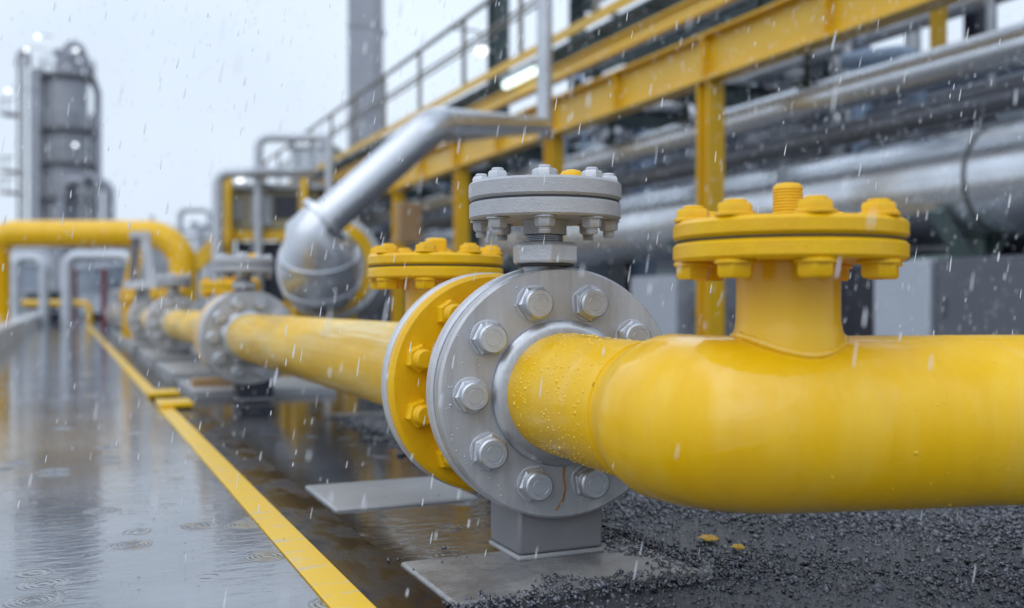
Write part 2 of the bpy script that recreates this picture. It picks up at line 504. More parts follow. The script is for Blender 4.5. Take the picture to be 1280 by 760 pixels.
def solid(r, h0, h1, ch=0.004):
    return [(0, h0), (r - ch, h0), (r, h0 + ch), (r, h1 - ch), (r - ch, h1), (0, h1)]

# ------------------------------------------------------------------ world, sun, camera
SUN_EL, SUN_AZ = math.radians(52), math.radians(-125)   # azimuth measured from +Y towards +X
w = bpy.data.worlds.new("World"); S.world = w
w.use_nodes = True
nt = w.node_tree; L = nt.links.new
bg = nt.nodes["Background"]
sky = N(nt, "ShaderNodeTexSky", sky_type='NISHITA', sun_disc=False)
sky.sun_elevation = SUN_EL; sky.sun_rotation = SUN_AZ
sky.air_density = 1.0; sky.dust_density = 4.0
tc = N(nt, "ShaderNodeTexCoord")
sep = N(nt, "ShaderNodeSeparateXYZ"); L(tc.outputs["Generated"], sep.inputs[0])
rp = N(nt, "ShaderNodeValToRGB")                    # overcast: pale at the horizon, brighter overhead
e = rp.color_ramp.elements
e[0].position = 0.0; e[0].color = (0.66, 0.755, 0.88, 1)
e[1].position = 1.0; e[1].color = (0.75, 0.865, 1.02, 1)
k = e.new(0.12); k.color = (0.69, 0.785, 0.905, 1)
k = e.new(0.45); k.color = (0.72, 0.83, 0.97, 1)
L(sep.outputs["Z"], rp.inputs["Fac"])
cn = N(nt, "ShaderNodeTexNoise", Scale=2.2, Detail=5.0, Roughness=0.5)
L(tc.outputs["Generated"], cn.inputs["Vector"])
cm = N(nt, "ShaderNodeMapRange")
cm.inputs["From Min"].default_value = 0.3; cm.inputs["From Max"].default_value = 0.7
cm.inputs["To Min"].default_value = 10.4; cm.inputs["To Max"].default_value = 12.6
L(cn.outputs["Fac"], cm.inputs["Value"])
cn2 = N(nt, "ShaderNodeTexNoise", Scale=1.7, Detail=3.0)
L(tc.outputs["Generated"], cn2.inputs["Vector"])
cm2 = N(nt, "ShaderNodeMapRange")
cm2.inputs["From Min"].default_value = 0.36; cm2.inputs["From Max"].default_value = 0.64
cm2.inputs["To Min"].default_value = -.55; cm2.inputs["To Max"].default_value = .85
L(cn2.outputs["Fac"], cm2.inputs["Value"])
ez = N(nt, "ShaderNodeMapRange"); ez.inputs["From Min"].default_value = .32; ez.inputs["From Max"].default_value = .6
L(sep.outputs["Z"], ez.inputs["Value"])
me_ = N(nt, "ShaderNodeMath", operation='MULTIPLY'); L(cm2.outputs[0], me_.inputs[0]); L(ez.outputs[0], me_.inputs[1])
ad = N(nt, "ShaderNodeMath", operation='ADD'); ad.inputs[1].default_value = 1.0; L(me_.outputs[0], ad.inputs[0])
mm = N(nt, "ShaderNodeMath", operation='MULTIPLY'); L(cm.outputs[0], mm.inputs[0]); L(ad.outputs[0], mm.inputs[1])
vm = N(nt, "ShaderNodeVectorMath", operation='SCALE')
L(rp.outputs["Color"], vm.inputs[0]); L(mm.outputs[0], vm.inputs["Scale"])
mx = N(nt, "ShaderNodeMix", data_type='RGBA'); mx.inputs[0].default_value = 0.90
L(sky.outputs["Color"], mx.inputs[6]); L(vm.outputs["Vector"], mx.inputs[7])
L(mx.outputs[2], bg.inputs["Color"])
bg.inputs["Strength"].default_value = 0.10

sd = bpy.data.lights.new("sun", 'SUN')
sd.energy = 0.9; sd.angle = math.radians(85); sd.color = (1.0, 0.985, 0.96)
so = bpy.data.objects.new("sun", sd); COL.objects.link(so)
sdir = Vector((math.sin(SUN_AZ) * math.cos(SUN_EL), math.cos(SUN_AZ) * math.cos(SUN_EL), math.sin(SUN_EL)))
so.rotation_euler = sdir.to_track_quat('Z', 'Y').to_euler()
so.location = (0, 0, 30)

cd = bpy.data.cameras.new("camera")
cam = bpy.data.objects.new("camera", cd); COL.objects.link(cam)
cd.sensor_width = 36; cd.lens = FPX / 1280 * 36
cam.location = (0, 0, CAMZ); cam.rotation_euler = (PI / 2, 0, -YAW)
cd.clip_start = 0.05; cd.clip_end = 2000
cd.dof.use_dof = True; cd.dof.focus_distance = 1.88; cd.dof.aperture_fstop = 1.95
S.camera = cam
S.view_settings.view_transform = 'Standard'
S.view_settings.look = 'None'
S.view_settings.exposure = 0.12
S.cycles.use_denoising = True
try:
    S.cycles.denoiser = 'OPENIMAGEDENOISE'
except Exception:
    pass
S.cycles.max_bounces = 8; S.cycles.diffuse_bounces = 3; S.cycles.glossy_bounces = 4
S.cycles.sample_clamp_indirect = 6.0

# ------------------------------------------------------------------ ground
PD, PT, PZ = 0.857, 1.755, 0.327      # pipeline: x of the axis, y of the first valve's face, axis height
mb = MB(); R0 = 400
mb.add([(-R0, -60, -.03), (R0, -60, -.03), (R0, 600, -.03), (-R0, 600, -.03)], [(0, 1, 2, 3)])
struct('ground', mb, M['ground'], recalc=False)
struct('walkway_deck', MB().box(-.62, .391, -3, 42, -.06, 0), M['deck'])
struct('drain_strip', MB().box(.463, .582, -3, 30, -.06, -.003), M['strip'])
mb = MB()
mb.add([(.583, 1.861, -.010), (1.12, 1.861, -.010), (1.12, 2.21, -.010), (4.8, 2.21, -.010), (4.8, 40, -.010), (.583, 40, -.010)], [(0, 1, 2, 3, 4, 5)])
struct('puddle', mb, M['puddle'], recalc=False)

# kerb wall to the left of the deck
solo('kerb_wall', MB().box(-.95, -.625, 2.5, 40, -.05, .25), M['kerb'], 'long low pale concrete kerb beside the wet deck', 'kerb', bevel=.02)

# yellow edging
def edging(y0, y1, label, lug0=None, lug1=None):
    mb = MB().box(.393, .461, y0, y1, -.03, .004)
    e = thing('edging_strip', label, 'edging', (.427, y0, 0), group='yellow edging along the wet deck')
    mb.v = [(x - .427, y - y0, z) for x, y, z in mb.v]
    mesh_obj('painted_strip', mb, M['line'], e, bevel=.001)
    for l in (lug0, lug1):
        if l is not None:
            mb = MB().box(-.034, .125, l - y0 - .10, l - y0 + .14, .0045, .030)
            mesh_obj('end_plate', mb, M['line'], e, bevel=.006)
edging(-3, 5.12, 'long yellow edging strip running from the front of the photo', None, 5.10)
edging(5.75, 14.0, 'second yellow edging strip, past the gap beyond the nearest one', 5.72, None)
edging(14.5, 26.0, 'farthest blurred yellow edging strip near the overhead yellow pipe')

# concrete pads and slabs
def slab(x0, x1, y0, y1, z1, label, name='concrete_slab', mt='concrete'):
    solo(name, MB().box(x0, x1, y0, y1, -.05, z1), M[mt], label, 'slab', 'concrete slabs under the pipeline', bevel=.006)
slab(.588, 1.09, 1.56, 1.86, .001, 'wet concrete pad beneath the grey block of the nearest valve')
slab(.60, .98, 2.42, 2.77, -.003, 'pale flat slab lying in the puddle left of the yellow flange', mt='concrete_dry')
slab(.62, 1.40, 5.62, 6.5, .03, 'pale slab just behind the second valve', mt='concrete_dry')
slab(.62, 1.30, 6.9, 8.2, .05, 'pale slab between the second and third valve', mt='concrete_dry')
slab(.62, 1.30, 8.6, 10.3, .07, 'pale slab under the third valve', mt='concrete_dry')
slab(.62, 1.40, 11.2, 16.5, .08, 'farthest long slab under the last blurred valves', mt='concrete_dry')

# ------------------------------------------------------------------ gravel
mb = MB()
mb.add([(.583, -3, -.006), (7, -3, -.006), (7, 2.209, -.006), (1.121, 2.209, -.006), (1.121, 1.574, -.006), (.583, 1.574, -.006)], [(0, 1, 2, 3, 4, 5)])
mb.add([(1.121, 2.209, -.006), (4.6, 2.209, -.006), (4.6, 4.6, -.006), (1.121, 4.6, -.006)], [(0, 1, 2, 3)])
struct('gravel_bed', mb, M['gravel_bed'], recalc=False)

t = (1 + 5 ** .5) / 2
ICO_V = np.array([(-1, t, 0), (1, t, 0), (-1, -t, 0), (1, -t, 0), (0, -1, t), (0, 1, t), (0, -1, -t), (0, 1, -t),
                  (t, 0, -1), (t, 0, 1), (-t, 0, -1), (-t, 0, 1)], float) / math.sqrt(1 + t * t)
ICO_F = np.array([(0, 11, 5), (0, 5, 1), (0, 1, 7), (0, 7, 10), (0, 10, 11), (1, 5, 9), (5, 11, 4), (11, 10, 2), (10, 7, 6), (7, 1, 8),
                  (3, 9, 4), (3, 4, 2), (3, 2, 6), (3, 6, 8), (3, 8, 9), (4, 9, 5), (2, 4, 11), (6, 2, 10), (8, 6, 7), (9, 8, 1)])
def stones(pos, size, squash=(1, 1, .58), rough=.28):
    n = len(pos)
    v = np.repeat(ICO_V[None], n, 0) * (1 + rng.uniform(-rough, rough, (n, 12, 1)))
    v = v * (np.array(squash) * rng.uniform(.65, 1.3, (n, 1, 3)))
    a = rng.uniform(0, 2 * PI, (n, 3))
    def rot(v, ax, an):
        i, j = [(1, 2), (0, 2), (0, 1)][ax]
        c, s_ = np.cos(an)[:, None], np.sin(an)[:, None]
        o = v.copy()
        o[:, :, i] = v[:, :, i] * c - v[:, :, j] * s_
        o[:, :, j] = v[:, :, i] * s_ + v[:, :, j] * c
        return o
    v = rot(v, 0, a[:, 0] * .25); v = rot(v, 1, a[:, 1] * .25); v = rot(v, 2, a[:, 2])
    v = v * np.asarray(size)[:, None, None] + np.asarray(pos)[:, None, :]
    f = ICO_F[None] + (np.arange(n) * 12)[:, None, None]
    return v.reshape(-1, 3), f.reshape(-1, 3)
def big_mesh(name, v, f, mt, smooth=False):
    me = bpy.data.meshes.new(name)
    nf, k = f.shape
    me.vertices.add(len(v)); me.vertices.foreach_set("co", v.astype(np.float32).ravel())
    me.loops.add(nf * k); me.loops.foreach_set("vertex_index", f.astype(np.int32).ravel())
    me.polygons.add(nf)
    me.polygons.foreach_set("loop_start", (np.arange(nf) * k).astype(np.int32))
    me.update(calc_edges=True); me.validate()
    me.materials.append(mt)
    if smooth:
        me.shade_smooth()
    o = bpy.data.objects.new(name, me); COL.objects.link(o)
    return o
def gravel_points(n, x0, x1, y0, y1):
    return np.stack([rng.uniform(x0, x1, n), rng.uniform(y0, y1, n)], 1)
def in_view(p, pad=.25):
    X = p[:, 0] * CS - p[:, 1] * SN; Z = p[:, 0] * SN + p[:, 1] * CS
    return (Z > .9) & (np.abs(X) < Z * .53 + pad)
P = gravel_points(300000, .575, 3.6, .2, 4.4)
Zd = P[:, 0] * SN + P[:, 1] * CS
keep = in_view(P)
onpad = (P[:, 0] < 1.07 - .09 * np.sin(P[:, 1] * 23) * np.sin(P[:, 1] * 9)) & (P[:, 1] > 1.60 + .05 * np.sin(P[:, 0] * 14 + 1) + .10 * np.clip(P[:, 0] - .8, 0, 1))
keep &= ~onpad
# thinner where water stands between the stones
lum = np.sin(P[:, 0] * 5.1 + 1.3 * np.sin(P[:, 1] * 4.2)) * np.sin(P[:, 1] * 4.7 + P[:, 0] * 2)
keep &= rng.uniform(0, 1, len(P)) < np.clip(.70 + .45 * lum, .15, 1)
keep &= rng.uniform(0, 1, len(P)) < np.clip((2.3 / Zd) ** 1.5, .2, 1)
P = P[keep]; Zd = Zd[keep]
sz = rng.gamma(1.9, .00115, len(P)) * np.clip(Zd / 2.0, .85, 1.7) + .0013
z = rng.uniform(-.010, -.002, len(P)) + .0025 * np.sin(P[:, 0] * 9) * np.sin(P[:, 1] * 11)
nd = 3600                                    # stones that spilled over the front and right edge of the pad
q = gravel_points(nd, .57, 1.14, 1.50, 1.95)
edge = np.maximum(1.60 + .035 * np.sin(q[:, 0] * 17) + .02 * np.sin(q[:, 0] * 41) - q[:, 1], (q[:, 0] - 1.01 - .03 * np.sin(q[:, 1] * 31)))
q = q[rng.uniform(0, 1, nd) < np.clip(.5 + edge * 28, .012, 1)]
q = q[~((q[:, 0] > .79) & (q[:, 0] < .995) & (q[:, 1] > 1.67) & (q[:, 1] < 1.92))]
P = np.vstack([P, q]); z = np.concatenate([z, rng.uniform(.000, .003, len(q))])
sz = np.concatenate([sz, rng.gamma(1.9, .0011, len(q)) + .0013])
v, f = stones(np.column_stack([P, z]), sz, rough=.42)
tag(big_mesh('gravel', v, f, M['gravel']), 'wet black gravel around the concrete pad under the yellow pipe', 'gravel', kind='stuff')

# dead leaf on the gravel
for (px, py, Z, s_, lab) in ((885, 674, 2.12, .022, 'larger yellow leaf lying on the black gravel'), (922, 686, 2.04, .015, 'smaller yellow leaf lying on the black gravel')):
    p = at(px, py, Z); mb = MB(); n = 22
    vs = [(p.x, p.y, .010)]; fs = []
    for k_, q in enumerate((.35, .7, 1.0)):
        for i in range(n):
            a = 2 * PI * i / n
            r_ = s_ * q * (1 + .22 * math.sin(5 * a + 1) * q)
            vs.append((p.x + r_ * math.cos(a), p.y + r_ * math.sin(a), 0.0095 - .005 * q * q + .002 * math.sin(3 * a + q * 4)))
    for i in range(n):
        j = (i + 1) % n
        fs.append((0, 1 + i, 1 + j))
        for k_ in range(2):
            fs.append((1 + k_ * n + i, 1 + (k_ + 1) * n + i, 1 + (k_ + 1) * n + j, 1 + k_ * n + j))
    mb.add(vs, fs)
    o = solo('leaf', mb, M['leaf'], lab, 'leaf', 'yellow leaves on the gravel')
    md = o.modifiers.new('thick', 'SOLIDIFY'); md.thickness = .0012

# ------------------------------------------------------------------ bolts
def bolt_head(r=.035, h=.021, cap_r=.0265, cap_h=.042, seg=28):
    """hex head with a grooved round end, standing along +Z from z = 0"""
    mb = MB()
    mb.lathe([(0, 0), (r, 0), (r, h - .004), (r - .005, h), (0, h)], 6)
    p = [(0, h - .002), (cap_r, h - .002)]
    zz = h + .002
    while zz < cap_h - .008:
        p += [(cap_r, zz), (cap_r - .0028, zz + .0013), (cap_r, zz + .0026)]
        zz += .0056
    p += [(cap_r, cap_h - .0035), (cap_r - .0035, cap_h), (cap_r * .62, cap_h), (cap_r * .60, cap_h - .0008), (cap_r * .50, cap_h - .0008), (cap_r * .48, cap_h), (0, cap_h)]
    mb.lathe(p, seg)
    return mb
def washer_mb(r=.039, h=.004):
    return MB().lathe(solid(r, -.001, h, .001), 28)
def mesh_data(name, mb, mt, bevel=0):
    o = mesh_obj(name, mb, mt)
    return o
def place_bolt(parent, name, head_mb, mt, mtx, washer=None, wmt=None, label=None):
    """the first use builds the mesh, later uses share it"""
    key = (name, id(head_mb))
    if key not in BOLTS:
        o = mesh_obj(name, head_mb, mt)
        BOLTS[key] = o.data
    else:
        o = bpy.data.objects.new(name, BOLTS[key]); COL.objects.link(o)
    o.parent = parent; o.matrix_local = mtx
    if label: o['label'] = label
    if washer is not None:
        kw = ('washer', id(washer))
        if kw not in BOLTS:
            q = mesh_obj('washer', washer, wmt); BOLTS[kw] = q.data
        else:
            q = bpy.data.objects.new('washer', BOLTS[kw]); COL.objects.link(q)
        q.parent = o
    return o
BOLTS = {}

# ------------------------------------------------------------------ the grey valves
HEAD, WASH = bolt_head(.0355, .020, .0285, .040), washer_mb(.0365, .0035)
PLHEAD = MB().lathe([(0, 0), (.020, 0), (.020, .010), (.017, .014), (.0, .014)], 6).lathe(solid(.012, .012, .020, .002), 16)
PLNUT = MB().lathe(solid(.022, 0, .004, .001), 20).lathe([(0, .003), (.019, .003), (.019, .016), (.016, .0205), (0, .0205)], 6).lathe(
    [(0, .02), (.012, .02), (.0105, .022), (.012, .024), (.0105, .026), (.012, .028), (.010, .033), (0, .033)], 16)
FR = .245
def build_valve(label):
    v = thing('flanged_valve', label, 'valve', (PD, PT, 0), group='grey flanged valves along the yellow pipeline')
    C = T(0, 0, PZ) @ AX_Y                       # lathe +Z points to the camera side; y = -h
    ring = lambda r0, r1, y0, y1, ch=.004: MB().lathe(disc(r0, r1, -y1, -y0, ch), 96, C)
    mesh_obj('front_flange', ring(.11, FR, 0, .042, .005), M['grey_cast'], v)
    mesh_obj('gasket', ring(.11, FR - .022, .0421, .0529, .001), M['gasket'], v)
    mesh_obj('rear_flange', ring(.11, FR + .004, .053, .100, .005), M['grey_edge'], v)
    mesh_obj('hub', MB().lathe([(.11, .0005), (.142, .0005), (.142, .009), (.138, .014), (.126, .019), (.11, .019), (.11, .0005)], 72, C), M['steel'], v)
    mesh_obj('valve_body', MB().lathe([(.10, -.262), (.128, -.262), (.128, -.20), (.150, -.13), (.150, -.12), (.19, -.1005), (.10, -.1005), (.10, -.262)], 64, C), M['yellow_cast'], v)
    for i in range(10):
        a = math.radians(36 * i)
        m_ = T(.183 * math.cos(a), 0.0008, PZ + .183 * math.sin(a)) @ AX_Y @ Matrix.Rotation(random.uniform(0, PI / 3), 4, 'Z') @ Matrix.Scale(random.uniform(.96, 1.04), 4)
        place_bolt(v, 'bolt', HEAD, M['steel'], m_, WASH, M['grey_edge'])
    # bonnet
    by = .042
    B = T(-.020, by, 0)
    mesh_obj('boss', MB().lathe([(0, .545), (.041, .545), (.041, .574), (0, .574)], 40, T(-.02, by + .012, 0)), M['grey_cast'], v)
    mesh_obj('seal_ring', MB().lathe(solid(.058, .5742, .5785, .002), 40, B), M['gasket'], v)
    nut = MB().lathe([(0, .579), (.063, .579), (.0675, .583), (.0675, .615), (.061, .6215), (0, .6215)], 6, B, phase=math.radians(22))
    mesh_obj('hex_nut', nut, M['grey_edge'], v, bevel=.0025)
    p = [(0, .6222)]; zz = .6222
    while zz < .636:
        p += [(.037, zz), (.0345, zz + .0015), (.037, zz + .003)]; zz += .0036
    p += [(0, zz)]
    mesh_obj('threaded_stem', MB().lathe(p, 36, B), M['steel'], v)
    mesh_obj('neck', MB().lathe([(0, zz + .0003), (.043, zz + .0003), (.043, .660), (.046, .6645), (0, .6645)], 40, B), M['plate_grey'], v)
    mesh_obj('lower_plate', MB().lathe(solid(.150, .665, .698, .004), 80, B), M['plate_grey'], v)
    mesh_obj('plate_gasket', MB().lathe(solid(.147, .6982, .7020, .0008), 64, B), M['gasket'], v)
    mesh_obj('upper_plate', MB().lathe(solid(.151, .7022, .738, .005), 80, B), M['plate_grey'], v)
    for i in range(8):
        a = math.radians(45 * i + 26)
        x, y = -.020 + .126 * math.cos(a), by + .126 * math.sin(a)
        place_bolt(v, 'plate_bolt', PLHEAD, M['grey_edge'], T(x, y, .7382) @ Matrix.Rotation(random.uniform(0, 1), 4, 'Z'))
        place_bolt(v, 'plate_nut', PLNUT, M['plate_grey'], T(x, y, .6648) @ Matrix.Rotation(PI, 4, 'X') @ Matrix.Rotation(random.uniform(0, 1), 4, 'Z'))
    mesh_obj('stem_cap', MB().lathe([(0, .7382), (.034, .7382), (.034, .750), (.026, .753), (.026, .764), (.022, .768), (0, .768)], 28, B @ T(.0, .0, 0)), M['grey_edge'], v, bevel=.0015)
    o = mesh_obj('yellow_cap', MB().lathe([(0, .7382), (.024, .7382), (.0235, .752), (.018, .759), (.008, .762), (0, .7622)], 24, B @ T(.040, -.045, 0)), M['yellow_cast'], v)
    o['label'] = 'small yellow cap beside the stem cap'
    return v
VX, VY, VTH = .879, 1.742, math.radians(-7)
valve1 = build_valve('nearest and sharpest grey flanged valve with wet bolts and round top plate')
valve1.location = (VX, VY, 0); valve1.rotation_euler = (0, 0, VTH)
rs = mesh_obj('rust_streak', MB().tube([(.006, -.0015, .189), (.004, -.0015, .165), (.008, -.0012, .14), (.003, -.0012, .118), (-.012, -.001, .098)], [.0018, .0022, .0016, .0022, .0012], 8), M['rust'], valve1)
VT = [5.28, 9.07, 11.9, 15.2, 19.2]
VL = ['second grey valve from the front, blurred, bolted to the long yellow pipe',
      'third grey valve from the front, left of and smaller than the second',
      'fourth grey valve from the front, small and blurred beyond the third',
      'fifth grey valve from the front, a faint blur past the fourth',
      'sixth and last grey valve, barely seen at the far end of the pipeline']

# ------------------------------------------------------------------ yellow pipe sections
YNUT = MB().lathe([(0, 0), (.031, 0), (.031, .020), (.027, .025), (0, .025)], 6).lathe(
    [(0, .024), (.021, .024), (.0195, .027), (.021, .030), (.0195, .033), (.021, .036), (.0195, .039), (.021, .042), (.0195, .045), (.021, .048), (.017, .054), (0, .055)], 24)
YHEAD = MB().lathe(solid(.0295, 0, .0055, .0012), 28).lathe([(0, .005), (.0262, .005), (.0262, .0155), (.0232, .0195), (0, .0195)], 6).lathe(
    [(0, .019), (.0165, .019), (.0165, .0225), (.0145, .0245), (0, .0245)], 20)
YHEX = MB().lathe(solid(.0295, 0, .006, .0012), 28).lathe([(0, .0055), (.0268, .0055), (.0268, .0215), (.0235, .0255), (0, .0255)], 6)
def blind_tee(parent, cx, cy, rz, square, off=16):
    """short neck with two bolted plates, on top of a pipe"""
    B = T(cx, cy, 0) @ Matrix.Rotation(rz, 4, 'Z')
    mesh_obj('neck', MB().lathe([(.045, .385), (.084, .385), (.083, .450), (.0795, .462), (.0775, .474), (.077, .495), (.077, .5625), (.045, .5625), (.045, .385)], 64, B), M['yellow'], parent)
    mesh_obj('lower_plate', MB().lathe(solid(.172, .563, .5915, .005), 80, B), M['yellow_cast'], parent)
    mesh_obj('plate_gasket', MB().lathe(solid(.1695, .5917, .5945, .0008), 64, B), M['gasket'], parent)
    mesh_obj('upper_plate', MB().lathe(solid(.172, .5947, .6235, .006), 80, B), M['yellow_cast'], parent)
    for i in range(8):
        a = math.radians(45 * i + off)
        x, y = .143 * math.cos(a), .143 * math.sin(a)
        place_bolt(parent, 'plate_bolt', YHEAD, M['yellow_cast'], B @ T(x, y, .6238))
        place_bolt(parent, 'plate_nut', YHEX, M['yellow_cast'], B @ T(x, y, .5628) @ Matrix.Rotation(PI, 4, 'X'))
    if square:
        mesh_obj('square_stud', MB().box(-.024, .024, -.024, .024, .6237, .668, B), M['yellow_cast'], parent, bevel=.008)
        mesh_obj('stud_collar', MB().lathe(solid(.036, .6237, .634, .003), 32, B @ T(0.002, 0, 0)), M['yellow_cast'], parent)
    else:
        p = [(0, .6237)]; zz = .6237
        while zz < .672:
            p += [(.0225, zz), (.0222, zz + .0028), (.0205, zz + .0038)]; zz += .0045
        p += [(.0225, zz), (.0215, zz + .005), (.017, zz + .009), (.008, zz + .0105), (0, zz + .011)]
        mesh_obj('threaded_stud', MB().lathe(p, 32, B), M['yellow_cast'], parent)
        for a_ in (60, 200):
            a = math.radians(a_)
            mesh_obj('grease_nipple', MB().lathe([(0, .6237), (.011, .6237), (.010, .632), (.005, .635), (0, .636)], 16, B @ T(.075 * math.cos(a), .075 * math.sin(a), 0)), M['yellow_cast'], parent)

def pipe_section(y0, y1, label, tee=.655):
    """from the rear of one valve to the face of the next; y0, y1 are the valve faces"""
    s = thing('yellow_pipe', label, 'pipe', (PD, y0, 0), group='straight yellow pipe sections of the pipeline')
    Ln = y1 - y0
    C = T(0, 0, PZ) @ AX_Y
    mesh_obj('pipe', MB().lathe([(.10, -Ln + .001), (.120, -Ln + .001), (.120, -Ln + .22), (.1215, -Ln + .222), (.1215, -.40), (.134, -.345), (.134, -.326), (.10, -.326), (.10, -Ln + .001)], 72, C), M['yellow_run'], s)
    mesh_obj('yellow_flange', MB().lathe(disc(.10, .240, -.296, -.263, .008), 96, C), M['yellow_cast'], s)
    mesh_obj('backing_ring', MB().lathe(disc(.10, .243, -.325, -.2975, .005), 96, C), M['grey_edge'], s)
    for i in range(10):
        a = math.radians(36 * i + 18)
        m_ = T(.188 * math.cos(a), .2628, PZ + .188 * math.sin(a)) @ AX_Y @ Matrix.Rotation(random.uniform(0, 1), 4, 'Z')
        place_bolt(s, 'bolt', YNUT, M['yellow_cast'], m_)
    blind_tee(s, 0, tee, 0, True)
    return s
faces = [PT] + VT
SL = ['straight yellow pipe with square-studded blind flange behind the nearest valve', 'foreshortened yellow pipe between the second and third valve',
      'blurred yellow pipe between the third and fourth valve', 'faint yellow pipe between the fourth and fifth valve', 'last blurred yellow pipe leading to the farthest valve']
sec0 = pipe_section(faces[0], faces[1], SL[0])
for i in range(1, 5):
    pipe_section(faces[i], faces[i + 1], SL[i])
for y, l in zip(VT, VL):
    c = copy_tree(valve1); c.location = (PD, y, 0); c.rotation_euler = (0, 0, 0); c['label'] = l
    for ch in list(c.children):
        if ch.name.startswith('rust_streak'):
            bpy.data.objects.remove(ch)

# supports under the valves
def support(y, label, mt='block'):
    s = thing('support_block', label, 'support', (.8925, y + .085, 0), group='support blocks under the valves')
    mb = MB().box(-.0925, .0925, -.073, .075, .011, .098)
    mesh_obj('block', mb, M[mt], s, bevel=.006)
    mesh_obj('weld_bead', MB().box(-.0955, .0955, -.0755, .0775, .0, .0105), M['concrete_dry'], s, bevel=.004)
support(PT, 'grey block under the nearest valve')
for y, l in zip(VT, ('second', 'third', 'fourth', 'fifth', 'sixth')):
    support(y, 'dark block under the %s valve from the front' % l, 'navy')

# ------------------------------------------------------------------ the big yellow bend in front
bend = thing('pipe_bend', 'large glossy yellow pipe bend with bolted blind flange in the foreground', 'pipe', (VX, VY, 0))
idir = Vector((0.02, -1, 0)).normalized()
ld = Vector((.970, -.242, 0)).normalized()
PB = PZ - .009
c0 = Vector((.010, -.4985, PB))
RB = .1335
far = c0 + ld * 3.2
path = fillet([Vector((0, 0, PZ)), c0, far, far + Vector((0, 0, -.6))], [.132, .25], 20)
wp = lambda q: idir * q + Vector((0, 0, PZ - .009 * min(1, q / .33)))
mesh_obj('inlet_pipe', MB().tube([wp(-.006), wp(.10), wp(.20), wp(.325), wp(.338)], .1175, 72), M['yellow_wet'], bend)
pa = [wp(.310), wp(.318), wp(.328), wp(.338), wp(.348), wp(.358), wp(.368), wp(.378), wp(.386)] + path[1:]
ra = [.1176, .1180, .1196, .1222, .1254, .1285, .1310, .1327, .1334] + [RB] * (len(path) - 1)
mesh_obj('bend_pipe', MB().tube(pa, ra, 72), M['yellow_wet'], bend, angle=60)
def ring_tube(mb, pts, r, jit):
    """closed bead through pts"""
    n = len(pts); seg = 8; vs = []; fs = []
    for i in range(n):
        t_ = (pts[(i + 1) % n] - pts[i - 1]).normalized(); up = Vector((0, 0, 1)) if abs(t_.z) < .9 else Vector((1, 0, 0))
        a_ = t_.cross(up).normalized(); b_ = t_.cross(a_); rr_ = r * (1 + random.uniform(-jit, jit))
        for k_ in range(seg):
            vs.append(pts[i] + (a_ * math.cos(2 * PI * k_ / seg) + b_ * math.sin(2 * PI * k_ / seg)) * rr_)
    for i in range(n):
        for k_ in range(seg):
            fs.append((i * seg + k_, i * seg + (k_ + 1) % seg, ((i + 1) % n) * seg + (k_ + 1) % seg, ((i + 1) % n) * seg + k_))
    return mb.add(vs, fs)
teec = c0 + ld * .112
blind_tee(bend, teec.x, teec.y, math.atan2(ld.y, ld.x), False, 34.6)
nrm_ = Vector((-ld.y, ld.x, 0)); pts = []
for k_ in range(110):
    a = 2 * PI * k_ / 110; rn = .0805
    off = rn * math.sin(a)
    pts.append(teec + ld * rn * math.cos(a) + nrm_ * off + Vector((0, 0, math.sqrt(RB * RB - off * off) + .001)))
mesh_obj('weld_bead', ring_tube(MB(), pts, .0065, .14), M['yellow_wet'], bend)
side = Vector((-idir.y, idir.x, 0)); pts = []
for k_ in range(120):
    a = 2 * PI * k_ / 120
    pts.append(wp(.3115) + (side * math.cos(a) + Vector((0, 0, 1)) * math.sin(a)) * .1178)
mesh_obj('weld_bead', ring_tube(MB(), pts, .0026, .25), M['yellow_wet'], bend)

# beads of water on the bend, the pipe and the valve face
def beads(parent, pts, nrm, size, name='water_beads', mt='drop_yellow'):
    n = len(pts)
    v = np.repeat(ICO_V[None], n, 0)
    v, f = v * np.asarray(size)[:, None, None], ICO_F
    nr = np.asarray(nrm)[:, None, :]
    dots = (v * nr).sum(2, keepdims=True)
    v = v - nr * dots * .55
    v = v + np.asarray(pts)[:, None, :]
    f = (ICO_F[None] + (np.arange(n) * 12)[:, None, None]).reshape(-1, 3)
    o = big_mesh(name, v.reshape(-1, 3), f, M[mt], True)
    o.parent = parent
    o['kind'] = 'stuff'
    return o
n = 700
a = rng.uniform(math.radians(15), math.radians(260), n); q = rng.beta(1.0, 1.6, n) * .31 + .025
nr = np.cos(a)[:, None] * np.array(side)[None] + np.sin(a)[:, None] * np.array([0., 0., 1.])[None]
pos = nr * .1175 + q[:, None] * np.array(idir)[None] + np.column_stack([np.zeros(n), np.zeros(n), PZ - .009 * q / .33])
beads(bend, pos, nr, rng.gamma(3, .0005, n) + .0006)
def runs(n, base, along, across, r, q0, q1, a0, a1, smin):
    """clinging drops on a horizontal pipe, some drawn out into short runs"""
    a = rng.uniform(math.radians(a0), math.radians(a1), n); q = rng.uniform(q0, q1, n)
    nr = np.cos(a)[:, None] * np.array(across)[None] + np.sin(a)[:, None] * np.array([0., 0., 1.])[None]
    return nr * r + q[:, None] * np.array(along)[None] + np.array(base)[None], nr, rng.gamma(2.2, .0004, n) + smin
p_, n_, s_ = runs(420, c0, ld, nrm_, RB, .10, .80, 10, 255, .0003)
beads(bend, p_, n_, s_)
p_, n_, s_ = runs(420, (0, 0, PZ), (0, 1, 0), (-1, 0, 0), .1215, .5, 3.2, 10, 200, .0009)
beads(sec0, p_, n_, s_)
n = 260
a = rng.uniform(0, 2 * PI, n); rr = np.sqrt(rng.uniform(.165 ** 2, .24 ** 2, n))
